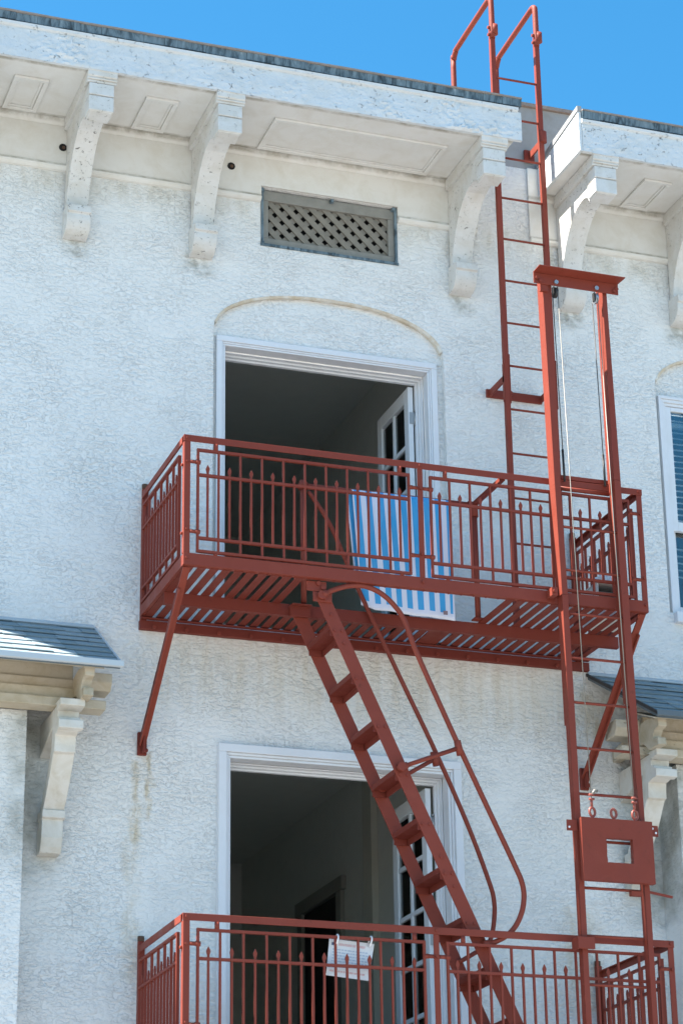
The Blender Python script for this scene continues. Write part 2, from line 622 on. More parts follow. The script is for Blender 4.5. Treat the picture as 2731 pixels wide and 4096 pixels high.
# end returns, roof and back of the block
W.add([(XL, 0, 0), (XL, 12, 0), (XL, 12, ZT), (XL, 0, ZT)], [(0, 1, 2, 3)])
W.add([(XR, 0, 0), (XR, 12, 0), (XR, 12, ZT), (XR, 0, ZT)], [(0, 1, 2, 3)])
W.add([(XL, 12, 0), (XR, 12, 0), (XR, 12, ZT), (XL, 12, ZT)], [(0, 1, 2, 3)])
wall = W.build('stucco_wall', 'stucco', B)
MB().box(XL + .05, XR - .05, .32, 11.9, ZT - .3, ZT - .05).build('roof', 'roof_felt', B)
par = MB().box(XL, XR, .005, .2, ZT + .003, 12.20).build('parapet', 'parapet_render', B)
MB().box(XL - .02, XR + .02, -.02, .24, 12.203, 12.235).build('coping', 'roof_felt', par)

# frieze bands, mouldings
fz = MB()
fz.box(XL, VT[0] - .001, -.024, -.001, 10.955, 11.338)
fz.box(VT[1] + .001, 6.93, -.024, -.001, 10.955, 11.338)
fz.box(VT[0] - .001, VT[1] + .001, -.024, -.001, VT[3] + .003, 11.338)
fz.build('frieze', 'frieze_paint', B, label='cream frieze band left of the ladder')
fz = MB().box(7.40, XR, -.024, -.001, 10.955, 11.6)
fz.build('frieze', 'frieze_paint', B, label='cream frieze band right of the ladder')
MOULD = [(-.001, 10.90), (-.022, 10.905), (-.040, 10.92), (-.044, 10.935), (-.034, 10.945), (-.034, 10.954), (-.001, 10.954)]
for x0, x1 in ((XL, VT[0] - .004), (VT[1] + .004, 6.92), (7.40, XR)):
    MB().prism_x(MOULD, x0, x1).build('frieze_moulding', 'frieze_paint', B)
# quarter moulding where soffit and frieze meet
for x0, x1 in ((XL + 1, 6.92), (7.54, XR)):
    MB().prism_x([(-.026, 11.29), (-.04, 11.30), (-.062, 11.325), (-.066, 11.338), (-.026, 11.338)], x0, x1).build('soffit_moulding', 'frieze_paint', B)


# cornice blocks
def cornice(xa_front, xa_back, xb, label):
    z0, z1, yf = 11.34, 11.585, -.85
    # soffit slab
    s = MB()
    q = [(xa_front, yf + .03), (xb, yf + .03), (xb, -.001), (xa_back, -.001)]
    s.hexa([(x, y, z0) for x, y in q], [(x, y, z0 + .03) for x, y in q])
    sof = s.build('soffit', 'soffit_paint', B, label=label + ', underside')
    # fascia board with uneven peeling edge
    f = MB()
    xe = xb + .055 if xb < 10 else xb
    n = 560
    vs_, fs_ = [], []
    rows = [(z0 - .012 + (z1 - z0 + .012) * q_ / 15, 0) for q_ in range(16)]
    for i in range(n + 1):
        x = xa_front + (xe - xa_front) * i / n
        for j, (z, _) in enumerate(rows):
            w1 = noise.noise(Vector((x * 3.1, z * 9, 1.7)))
            w2 = noise.noise(Vector((x * 11, z * 24, 5.1)))
            amp = .35 + .65 * max(0.0, min(1.0, noise.noise(Vector((x * .8, 0, 9))) * 1.6 + .5))
            dy = -.004 * w1 - .006 * amp * max(0, w2) * 1.5
            near_end = max(.12, 1 - abs(x - 6.6) / 1.5, .7 - abs(x - 3.3) / .6)
            rg = 1 - abs(noise.noise(Vector((x * 13, z * 19, 2.2)))) * 2.2
            if rg > .3 and 0 < j < 15:
                dy -= .045 * near_end * (rg - .3) * max(0, noise.noise(Vector((x * 4, z * 7, 7.7))) + .4)
            zz = z + (.007 * noise.noise(Vector((x * 5, 3, 0))) + .004 * noise.noise(Vector((x * 17, 8, 0))) if j == 0 else 0)
            vs_.append((x, yf + dy, zz))
    m = len(rows)
    for i in range(n):
        for j in range(m - 1):
            fs_.append((i * m + j, (i + 1) * m + j, (i + 1) * m + j + 1, i * m + j + 1))
    f.add(vs_, fs_)
    # closed back, bottom, top and ends
    b0, b1 = z0 - .012, z1
    yb = yf + .028
    f.add([(xa_front, yb, b0), (xe, yb, b0), (xe, yb, b1), (xa_front, yb, b1)], [(0, 1, 2, 3)])
    for i in range(0, n, 4):
        p, q2 = vs_[i * m], vs_[(i + 4) * m]
        f.add([p, q2, (q2[0], yb, b0), (p[0], yb, b0)], [(0, 1, 2, 3)])
        p, q2 = vs_[i * m + m - 1], vs_[(i + 4) * m + m - 1]
        f.add([p, q2, (q2[0], yb, b1), (p[0], yb, b1)], [(0, 1, 2, 3)])
    for i in (0, n):
        col = [vs_[i * m + j] for j in range(m)]
        f.add(col + [(col[0][0], yb, b1), (col[0][0], yb, b0)], [list(range(m + 2))])
    f.build('fascia', 'fascia_paint', B, label=label + ', peeling front board')
    # bed moulding on top of the board, dark flashing, felt edge
    MB().prism_x([(yf - .004, z1 - .004), (yf - .022, z1 + .006), (yf - .026, z1 + .028), (yf - .012, z1 + .036), (yf + .03, z1 + .036), (yf + .03, z1 - .004)], xa_front - .004, xe - .03).build('crown_moulding', 'fascia_paint', B)
    fl = MB()
    nn = int((xe - xa_front) / .16)
    for i in range(nn):
        x0, x1 = xa_front + (xe - xa_front) * i / nn, xa_front + (xe - xa_front) * (i + 1) / nn
        dy = random.uniform(-.006, .004)
        dz = random.uniform(-.006, .004)
        fl.hexa([(x0, yf - .012 + dy, 11.632 + dz), (x1 - .002, yf - .012 + dy, 11.632 + dz), (x1 - .002, yf - .02 + dy, 11.69), (x0, yf - .02 + dy, 11.69)],
                [(x0, yf + .02, 11.632 + dz), (x1 - .002, yf + .02, 11.632 + dz), (x1 - .002, yf + .02, 11.69), (x0, yf + .02, 11.69)])
    fl.build('flashing_strip', 'flashing', B)
    rf = MB()
    for i in range(nn * 2):
        x0, x1 = xa_front + (xe - xa_front) * i / nn / 2, xa_front + (xe - xa_front) * (i + 1) / nn / 2
        dz = .004 + .004 * noise.noise(Vector((x0 * 2.3, 1, 2)))
        dy = .004 * noise.noise(Vector((x0 * 1.7, 4, 2)))
        xa2 = xa_back - xa_front
        rf.hexa([(x0, yf - .03 + dy, 11.692), (x1 + .001, yf - .03 + dy, 11.692), (x1 + .001, yf - .03 + dy, 11.702 + dz), (x0, yf - .03 + dy, 11.702 + dz)],
                [(max(x0, xa_front + max(xa2, 0)), -.002, 11.64), (max(x1, xa_front + max(xa2, 0) + .002), -.002, 11.64), (max(x1, xa_front + max(xa2, 0) + .002), -.002, 11.655), (max(x0, xa_front + max(xa2, 0)), -.002, 11.655)])
    rf.build('roof_deck', 'roof_felt', B)
    return sof


SL = cornice(.46, .04, 6.935, 'long cornice block left of the roof ladder')  # unseen left end slanted to shape the sun patch on the left bay roof
SR = cornice(7.52, 7.52, 16.0, 'cornice block right of the roof ladder')
# end boards at the ladder notch
eb = MB()
eb.prism_x([(-.852, 11.33), (-.852, 11.69), (-.02, 11.60), (-.02, 11.34)], 7.49, 7.518)
eb.build('end_board', 'fascia_paint', B, bevel=.004, label='sunlit end of the right cornice block')
MB().prism_x([(-.86, 11.69), (-.86, 11.735), (-.02, 11.645), (-.02, 11.602)], 7.482, 7.52).build('end_flashing', 'parapet_render', B)
MB().prism_x([(-.82, 11.345), (-.82, 11.58), (-.02, 11.58), (-.02, 11.345)], 6.90, 6.93).build('end_board', 'fascia_paint', B)

# soffit panels: moulded rectangles
for (x0, x1, S) in ((1.95, 2.22, SL), (2.97, 3.235, SL), (3.99, 4.25, SL), (5.02, 6.46, SL), (8.19, 8.44, SR), (9.19, 9.44, SR)):
    y0, y1 = -.585, -.105
    p = MB()
    w = .035
    for (a, b, c, d) in ((x0, x1, y0, y0 + w), (x0, x1, y1 - w, y1), (x0, x0 + w, y0 + w + .001, y1 - w - .001), (x1 - w, x1, y0 + w + .001, y1 - w - .001)):
        p.box(a, b, c, d, 11.319, 11.3385)
    for (a, b, c, d) in ((x0 + w, x1 - w, y0 + w + .001, y0 + w + .02), (x0 + w, x1 - w, y1 - w - .02, y1 - w - .001), (x0 + w + .001, x0 + w + .02, y0 + w + .021, y1 - w - .021), (x1 - w - .02, x1 - w - .001, y0 + w + .021, y1 - w - .021)):
        p.box(a, b, c, d, 11.331, 11.3385)
    p.build('soffit_panel', 'soffit_paint', SL if S is SL else SR, bevel=.005)

# cornice brackets
BR = [(-.785, 11.262), (-.80, 11.255), (-.80, 11.14), (-.792, 11.135), (-.80, 11.13), (-.80, 11.0), (-.655, 10.992), (-.640, 11.03), (-.60, 11.055), (-.55, 11.066), (-.49, 11.06),
      (-.42, 11.045), (-.34, 11.0), (-.27, 10.94), (-.21, 10.87), (-.165, 10.80), (-.125, 10.72), (-.10, 10.65), (-.09, 10.585), (-.095, 10.54)]
BRLOW = [(-.001, 10.56), (-.10, 10.55), (-.16, 10.545), (-.18, 10.54), (-.185, 10.482), (-.163, 10.474), (-.164, 10.45), (-.160, 10.425), (-.150, 10.40), (-.136, 10.378), (-.118, 10.358), (-.098, 10.343), (-.078, 10.334), (-.060, 10.330), (-.001, 10.322)]
first = None
for bx in (2.505, 3.502, 4.505, 6.675, 7.640, 8.645, 9.645):
    c = bx + .085
    if first is None:
        b = MB()
        prof = BR + [(-.026, 10.545), (-.026, 11.262)]
        b.prism_x(prof, bx, bx + .17)
        first = b.build('bracket', 'bracket_paint', B, bevel=.004, org=(c, 0, 10.8))
        k1 = MB().box(bx - .010, bx + .18, -.812, -.672, 11.138, 11.238).box(bx - .010, bx + .18, -.810, -.665, 11.006, 11.128)
        kids = [k1.build('block', 'bracket_paint', first, bevel=.005, org=(c, 0, 10.8))]
        k2 = MB().prism_x([(-.815, 11.242), (-.815, 11.27), (-.84, 11.285), (-.845, 11.338), (-.05, 11.338), (-.05, 11.242)], bx - .028, bx + .198)
        k2.prism_x([(-.822, 11.258), (-.832, 11.262), (-.832, 11.272), (-.822, 11.275)], bx - .03, bx + .2)
        kids.append(k2.build('cap_moulding', 'bracket_paint', first, bevel=.004, org=(c, 0, 10.8)))
        k3 = MB().prism_x(BRLOW, bx - .008, bx + .178)
        kids.append(k3.build('scroll', 'bracket_paint', first, bevel=.005, org=(c, 0, 10.8)))
    else:
        b = again(first, B, (c, 0, 10.8))
        for kd in kids:
            e = kd.copy()
            COL.objects.link(e)
            e.parent = b
for x, z in ((3.474, 11.102), (4.833, 11.173)):
    MB().tube([(x, -.03, z), (x, -.022, z)], .032, 10).build('weep_hole', 'dark_void', B)
    MB().tube([(x + .004, -.034, z - .002), (x + .004, -.022, z - .002)], .014, 8).build('pipe_stub', 'rust', B)

# lattice vent
V = MB()
x0, x1, z0, z1 = VT
for (a, b, c, d) in ((x0 + .004, x1 - .004, z1 - .10, z1 - .012), (x0 + .004, x1 - .004, z0 + .012, z0 + .075)):
    V.box(a, b, .02, .06, c, d)
for (a, b) in ((x0 + .006, x0 + .07), (x1 - .07, x1 - .006)):
    V.box(a, b, .021, .061, z0 + .076, z1 - .101)
vent = V.build('vent', 'vent_frame', B, bevel=.004)
fr_ = MB().box(x0 - .004, x1 + .004, -.012, .018, z0 - .012, z0 + .010)
fr_.box(x0 + .002, x0 + .022, -.006, .018, z0 + .012, z1 - .002).box(x1 - .022, x1 - .002, -.006, .018, z0 + .012, z1 - .002)
fr_.build('vent_edging', 'flashing', vent)
MB().box(x0 + .01, x1 - .01, .10, .115, z0 + .01, z1 - .01).build('vent_back', 'dark_void', vent)
hx0, hx1, hz0, hz1 = x0 + .07, x1 - .07, z0 + .075, z1 - .10
cx_, cz_ = (hx0 + hx1) / 2, (hz0 + hz1) / 2


def clip_diag(c, sgn, half):
    """slat from bottom edge to top edge at 45 deg, cut to the opening"""
    pts = []
    # line x = c + sgn * (z - cz)
    lo, hi = hz0, hz1
    xa, xb = c + sgn * (lo - cz_), c + sgn * (hi - cz_)
    if sgn > 0:
        if xa < hx0: lo += hx0 - xa
        if xb > hx1: hi -= xb - hx1
    else:
        if xa > hx1: lo += xa - hx1
        if xb < hx0: hi -= hx0 - xb
    if hi - lo < .04:
        return None
    return (c + sgn * (lo - cz_), lo), (c + sgn * (hi - cz_), hi)


for sgn, y in ((-1, .044), (1, .058)):
    c = hx0 - .3
    while c < hx1 + .35:
        e = clip_diag(c, sgn, .02)
        if e:
            (xa, za), (xb, zb) = e
            ex = .02
            MB().bar((xa - sgn * ex, y, za - ex), (xb + sgn * ex, y, zb + ex), .008, .046, (0, 0, 1)).build('lattice_slat', 'vent_wood', vent)
        c += .1195
# small fixing blocks on the vent frame
fx = MB()
for (xx, zz) in ((x0 + .012, z1 - .03), (x1 - .03, z1 - .02), ((x0 + x1) / 2 + .02, z1 - .03), (x0 + .012, z0 + .012), (x1 - .02, z0 + .012), ((x0 + x1) / 2 + .03, z0 + .0)):
    fx.box(xx - .013, xx + .013, -.016, .019, zz - .013, zz + .013)
fx.build('fixing_blocks', 'flashing', vent, kind='stuff')


# ---- doors
def door(nm, x0, x1, ztop, zbot, y0, cas, casout, leaf_x, leaf_z1, room_ceil, upper):
    f = MB()
    # casing: stepped mouldings round the opening
    steps = ((0.0, .62, y0 - casout), (.62, .80, y0 - casout * .6), (.80, 1.0, y0 - casout * .3))
    for a, b, y in steps:
        o0, o1 = cas * (1 - a), cas * (1 - b)
        f.box(x0 - o0, x0 - o1 - .0005, y, y0 + .10, zbot, ztop + o1)
        f.box(x1 + o1 + .0005, x1 + o0, y, y0 + .10, zbot, ztop + o1)
        f.box(x0 - o0, x1 + o0, y, y0 + .10, ztop + o1 + .0005, ztop + o0)
    fr = f.build('door_frame', 'trim_paint', B, bevel=.004)
    j = MB()
    # rebated jambs and head, three steps deep
    for k, (ya, yb, ins) in enumerate(((y0 + .101, y0 + .135, .010), (y0 + .136, y0 + .165, .024), (y0 + .166, y0 + .20, .038))):
        j.box(x0, x0 + ins, ya, yb, zbot, ztop)
        j.box(x1 - ins, x1, ya, yb, zbot, ztop)
        j.box(x0 + ins + .0005, x1 - ins - .0005, ya, yb, ztop - ins, ztop)
    j.build('jamb', 'trim_paint', fr, bevel=.002)
    MB().box(x0, x1, y0 + .02, y0 + .22, zbot - .03, zbot - .002).build('threshold', 'trim_paint', fr)
    # open leaf, swung in square to the wall at the right jamb
    th, dp, w = .042, y0 + .19, .715
    lz0, lz1 = zbot + .01, leaf_z1
    L = MB()
    xa, xb = leaf_x - th, leaf_x
    st = .095
    L.box(xa, xb, dp, dp + st, lz0, lz1)
    L.box(xa, xb, dp + w - st, dp + w, lz0, lz1)
    L.box(xa, xb, dp + st + .0005, dp + w - st - .0005, lz1 - .11, lz1)
    L.box(xa, xb, dp + st + .0005, dp + w - st - .0005, lz0, lz0 + .22)
    leaf = L.build('french_door', 'door_white', B, bevel=.003, label='open ' + ('upper' if upper else 'lower') + ' glazed door leaf')
    gy0, gy1, gz0, gz1 = dp + st, dp + w - st, lz0 + .22, lz1 - .11
    rows = 5
    my = (gy0 + gy1) / 2
    MB().box(xa + .004, xb - .004, my - .02, my + .02, gz0, gz1).build('muntin', 'door_white', leaf, bevel=.004)
    for r_ in range(1, rows):
        zz = gz0 + (gz1 - gz0) * r_ / rows
        for ya, yb in ((gy0, my - .0205), (my + .0205, gy1)):
            MB().box(xa + .005, xb - .005, ya, yb, zz - .017, zz + .017).build('muntin', 'door_white', leaf, bevel=.004)
    for r_ in range(rows):
        za, zb = gz0 + (gz1 - gz0) * r_ / rows + .017, gz0 + (gz1 - gz0) * (r_ + 1) / rows - .017
        for ya, yb in ((gy0, my - .02), (my + .02, gy1)):
            MB().box((xa + xb) / 2 - .002, (xa + xb) / 2 + .002, ya, yb, za, zb).build('pane', 'glass', leaf)
    for zz in (lz1 - .27, (lz0 + lz1) / 2, lz0 + .25):
        hg = MB().tube([(xb + .013, dp - .008, zz - .055), (xb + .013, dp - .008, zz + .055)], .009, 8)
        hg.tube([(xb + .013, dp - .008, zz - .07), (xb + .013, dp - .008, zz - .057)], .011, 8).tube([(xb + .013, dp - .008, zz + .057), (xb + .013, dp - .008, zz + .07)], .011, 8)
        hg.box(xb - .034, xb + .006, dp - .004, dp - .001, zz - .05, zz + .05)
        hg.build('hinge', 'hinge_metal', leaf)
    # the room behind
    rx0, rx1, ry0, ry1, rz0, rz1 = 3.2, 6.76, y0 + .215, 6.0, zbot - .01, room_ceil
    RM = MB()
    RM.add([(rx0, ry0, rz0), (rx1, ry0, rz0), (rx1, ry1, rz0), (rx0, ry1, rz0)], [(0, 1, 2, 3)])
    RM.add([(rx0, ry0, rz1), (rx1, ry0, rz1), (rx1, ry1, rz1), (rx0, ry1, rz1)], [(0, 1, 2, 3)])
    RM.add([(rx0, ry0, rz0), (rx0, ry1, rz0), (rx0, ry1, rz1), (rx0, ry0, rz1)], [(0, 1, 2, 3)])
    RM.add([(rx1, ry0, rz0), (rx1, ry1, rz0), (rx1, ry1, rz1), (rx1, ry0, rz1)], [(0, 1, 2, 3)])
    RM.add([(rx0, ry1, rz0), (rx1, ry1, rz0), (rx1, ry1, rz1), (rx0, ry1, rz1)], [(0, 1, 2, 3)])
    # inner face of the outer wall round the opening
    for (a, b, c, d) in ((rx0, x0 - .001, rz0, rz1), (x1 + .001, max(rx1, x1 + .01), rz0, rz1), (x0 - .001, x1 + .001, ztop + .001, rz1)):
        RM.add([(a, ry0 - .004, c), (b, ry0 - .004, c), (b, ry0 - .004, d), (a, ry0 - .004, d)], [(0, 1, 2, 3)])
    room = RM.build('room', 'room_wall', B)
    return fr, leaf, room


door('upper', 4.81, 6.475, 9.628, 7.37, .045, .076, .025, 6.425, 9.575, 10.42, True)
fr2, lf2, room2 = door('lower', 4.845, 6.522, 6.325, 4.0, .0, .098, .05, 6.462, 6.27, 7.02, False)
# inner door surround and picture rail in the lower room
t_ = MB().box(6.70, 6.757, 2.15, 2.36, 4.0, 7.01)
t_.build('pilaster', 'room_pale', room2)
t_ = MB().box(6.72, 6.757, 3.0, 3.12, 4.0, 6.12).box(6.72, 6.757, 4.05, 4.17, 4.0, 6.12).box(6.715, 6.757, 2.95, 4.22, 6.123, 6.24)
t_.build('inner_door_frame', 'room_trim', room2)
MB().box(6.748, 6.757, 3.125, 4.045, 4.0, 6.115).build('inner_doorway', 'dark_void', room2)
MB().box(4.9, 4.98, 5.9, 5.99, 4.0, 6.3).box(5.7, 5.78, 5.9, 5.99, 4.0, 6.1).build('inner_post', 'room_trim', room2)

# ---- window to the right
x0, x1, z0, z1 = WN
Wd = MB()
for a, b, y in ((0, .35, .006), (.35, .7, .018), (.7, 1.0, .034)):
    w = .075
    Wd.box(x0 + w * a, x0 + w * b - .0005, y, .09, z0, z1 - .07 - w * b)
    Wd.box(x1 - w * b + .0005, x1 - w * a, y, .09, z0, z1 - .07 - w * b)
    Wd.box(x0 + w * a, x1 - w * a, y, .09, z1 - .07 - w * b + .0005, z1 - .07 - w * a)
win = Wd.build('window', 'trim_paint', B, bevel=.003, label='white sash window with closed blinds')
sx0, sx1, sz1 = x0 + .078, x1 - .078, z1 - .07 - .078
zm = 8.52
sash = MB().box(sx0, sx0 + .045, .045, .085, zm, sz1).box(sx1 - .045, sx1, .045, .085, zm, sz1).box(sx0 + .0455, sx1 - .0455, .045, .085, sz1 - .035, sz1).box(sx0 + .0455, sx1 - .0455, .045, .085, zm, zm + .08)
sash.build('sash', 'trim_paint', win, bevel=.003)
sash = MB().box(sx0, sx0 + .04, .095, .13, z0 + .02, zm + .02).box(sx1 - .04, sx1, .095, .13, z0 + .02, zm + .02).box(sx0 + .0405, sx1 - .0405, .095, .13, z0 + .02, z0 + .09)
sash.build('sash', 'trim_paint', win, bevel=.003)
MB().box(sx0 + .045, sx1 - .045, .062, .066, zm + .08, sz1 - .035).build('pane', 'glass', win)
MB().box(sx0 + .04, sx1 - .04, .112, .116, z0 + .09, zm).build('pane', 'glass', win)
MB().box(x0 + .006, x1 - .006, -.055, .09, z0 - .09, z0 - .001).build('sill', 'trim_paint', win, bevel=.006)
zz = sz1 - .05
bl0 = None
while zz > zm + .1:
    if bl0 is None:
        bl0 = MB().hexa([(sx0 + .05, .10, zz), (sx1 - .05, .10, zz), (sx1 - .05, .145, zz + .028), (sx0 + .05, .145, zz + .028)], [(sx0 + .05, .10, zz + .004), (sx1 - .05, .10, zz + .004), (sx1 - .05, .145, zz + .032), (sx0 + .05, .145, zz + .032)]).build('blind_slat', 'blind', win, org=(sx0, .12, zz))
    else:
        again(bl0, win, (sx0, .12, zz))
    zz -= .052
MB().box(sx0 + .045, sx1 - .045, .09, .15, sz1 - .15, sz1 - .12).build('blind_rail', 'blind', win)
wr = MB()
for (a, b) in (((8.3, .2), (10.5, .2)),):
    wr.box(8.3, 10.5, 1.5, 1.52, 7.4, 10.0)
    wr.box(8.3, 10.5, .22, 1.5, 9.98, 10.0)
    wr.box(8.3, 8.32, .22, 1.5, 7.4, 9.97)
wr.build('window_room', 'room_dark', win)
for zz in (8.42, 8.36, 8.30, 8.24, 8.18):
    MB().box(sx0 + .03, sx1 - .03, .2, .22, zz, zz + .012).build('blind_slat', 'blind', win)


# ---- bays left and right (roof, gutter, timber, bracket, wall)
XM = 5.765


def bay(sg, roof_back, roof_front, label):
    def X(x):
        return x if sg > 0 else 2 * XM - x
    far = X(-1.2) if sg > 0 else X(-3.0)

    def bx(mb, xa, xb, *r):
        a, b = sorted((xa, xb))
        return mb.box(a, b, *r)
    # wall of the bay
    wl_ = MB()
    bx(wl_, far, X(3.282), -.34, -.001, 0.2, 6.453).build('bay_wall', 'stucco', B, label=label + ' bay stucco front')
    # beams
    for (xe, ya, yb, za, zb) in ((3.80, -.50, -.342, 6.456, 6.522), (3.63, -.47, -.30, 6.525, 6.60), (3.60, -.445, -.25, 6.603, 6.672), (3.58, -.42, -.2, 6.675, 6.78)):
        bx(MB(), far, X(xe), ya, yb, za, zb).build('beam', 'bay_timber', B, bevel=.006)
    # cut end of the lower beam and the short purlin end
    m_ = MB()
    m_.add([], [])
    a, b = sorted((X(3.645), X(3.84)))
    m_.prism_x([(-.50, 6.72), (-.50, 6.655), (-.46, 6.60), (-.30, 6.60), (-.30, 6.72)], a, b)
    m_.build('purlin_end', 'bay_timber', B, bevel=.006)
    a, b = sorted((X(3.575), X(3.645)))
    MB().prism_x([(-.001, 6.62), (-.6, 6.70), (-.80, 6.665), (-.80, 6.60), (-.735, 6.585), (-.70, 6.55), (-.70, 6.525), (-.775, 6.52), (-.78, 6.462), (-.62, 6.462), (-.54, 6.525), (-.501, 6.53), (-.001, 6.53)], a, b).build('rafter_tail', 'bay_timber', B, bevel=.005)
    # big ogee bracket
    a, b = sorted((X(3.45), X(3.60)))
    P = [(-.50, 6.453), (-.555, 6.453), (-.56, 6.43), (-.552, 6.36), (-.60, 6.352), (-.602, 6.30), (-.56, 6.262), (-.49, 6.252), (-.482, 6.19), (-.480, 6.139), (-.448, 6.130), (-.41, 6.085), (-.365, 6.02), (-.31, 5.95), (-.25, 5.885), (-.195, 5.83), (-.17, 5.80),
         (-.155, 5.76), (-.15, 5.70), (-.145, 5.62), (-.125, 5.56), (-.10, 5.52), (-.001, 5.515), (-.001, 5.66), (-.03, 5.74), (-.09, 5.83), (-.18, 5.94), (-.27, 6.03), (-.34, 6.11), (-.385, 6.20), (-.40, 6.33), (-.001, 6.215), (-.001, 6.452), (-.34, 6.452)]
    br = MB().prism_x(P, a, b).build('bay_bracket', 'bay_paint', B, bevel=.005)
    o = .012
    MB().prism_x([(-.68, 6.464), (-.68, 6.415), (-.563, 6.405), (-.557, 6.45), (-.503, 6.464)], a - o, b + o).build('block', 'bay_paint', br, bevel=.006)
    MB().prism_x([(-.652, 6.322), (-.652, 6.262), (-.60, 6.255), (-.56, 6.268), (-.607, 6.30), (-.607, 6.33)], a - o, b + o).build('block', 'bay_paint', br, bevel=.006)
    MB().prism_x([(-.19, 5.805), (-.185, 5.752), (-.158, 5.745), (-.03, 5.745), (-.03, 5.805)], a - .006, b + .006).build('block', 'bay_paint', br, bevel=.005)
    # roof deck
    rb, rfx = roof_back, roof_front
    d = MB()
    lo = (-.86, 6.672)
    hi = (-.001, 7.205)
    d.hexa([(far, lo[0], lo[1]), (rfx, lo[0], lo[1]), (rb, hi[0], hi[1]), (far, hi[0], hi[1])],
           [(far, lo[0], lo[1] - .03), (rfx, lo[0], lo[1] - .03), (rb, hi[0], hi[1] - .03), (far, hi[0], hi[1] - .03)])
    roof = d.build('bay_roof', 'roof_sheet', B, label=label + ' bay roof of grey shingles')
    # shingles, course by course
    L = math.hypot(hi[0] - lo[0], hi[1] - lo[1])
    dv = Vector((0, hi[0] - lo[0], hi[1] - lo[1])) / L
    nv = Vector((0, -dv.z, dv.y))
    if nv.z < 0:
        nv = -nv
    ex = .136
    k = 0
    base = Vector((0, lo[0], lo[1]))
    n_ = 0
    while k * ex < L - .03:
        s0 = k * ex
        s1 = min(s0 + ex + .05, L - .004)
        xend0 = rfx + (rb - rfx) * s0 / L
        lim = 2.35 if sg > 0 else 9.6
        x = xend0 - sg * .004
        while (x > lim) if sg > 0 else (x < lim):
            w = random.choice((.12, .17, .22, .27, .33))
            xe = x - sg * w
            lift = .008 + .007 * random.random()
            sj = s0 + random.uniform(-.007, .007) if k else s0 - .012
            def P3(xx, s, h):
                p = base + dv * s + nv * h
                return (xx, p.y, p.z)
            xa_, xb_ = x, xe + sg * .004
            th = .006 + random.random() * .003
            MB().hexa([P3(xa_, sj, .003 + lift), P3(xb_, sj, .003 + lift), P3(xb_, s1, .003), P3(xa_, s1, .003)],
                      [P3(xa_, sj, .003 + lift + th), P3(xb_, sj, .003 + lift + th), P3(xb_, s1, .003 + th * .6), P3(xa_, s1, .003 + th * .6)]).build('shingle', 'shingle', roof)
            n_ += 1
            x = xe
        k += 1
    # gutter board and rake trim, flashing at the wall
    ge = rfx + sg * .02
    gm = MB()
    prof = [(-.890, 6.694), (-.890, 6.656), (-.880, 6.651), (-.862, 6.651), (-.862, 6.658), (-.884, 6.660), (-.884, 6.694)]
    a, b = sorted((far, ge))
    gm.prism_x(prof, a, b)
    gm.build('gutter', 'gutter_white' if sg > 0 else 'roof_sheet', roof)
    MB().hexa([(rfx, -.868, 6.665), (rfx + sg * .016, -.868, 6.665), (rb + sg * .016, -.004, 7.199), (rb, -.004, 7.199)],
              [(rfx, -.868, 6.69), (rfx + sg * .016, -.868, 6.69), (rb + sg * .016, -.004, 7.224), (rb, -.004, 7.224)]).build('rake_trim', 'gutter_white' if sg > 0 else 'drip_edge', roof)
    MB().hexa([(far, -.03, 7.205), (rb, -.03, 7.205), (rb, -.03, 7.215), (far, -.03, 7.215)], [(far, -.001, 7.225), (rb, -.001, 7.225), (rb, -.001, 7.24), (far, -.001, 7.24)]).build('wall_flashing', 'gutter_white', roof)
    # soffit closing the eave
    MB().hexa([(far, -.84, 6.640), (X(3.70), -.84, 6.640), (X(3.70), -.43, 6.80), (far, -.43, 6.80)], [(far, -.84, 6.650), (X(3.70), -.84, 6.650), (X(3.70), -.43, 6.81), (far, -.43, 6.81)]).build('eave_board', 'bay_timber', B)


bay(1, 3.812, 3.805, 'left')
bay(-1, 7.715, 7.86, 'right')


# ================================================================== fire escape balconies
YF, ZF = -1.19, 7.32


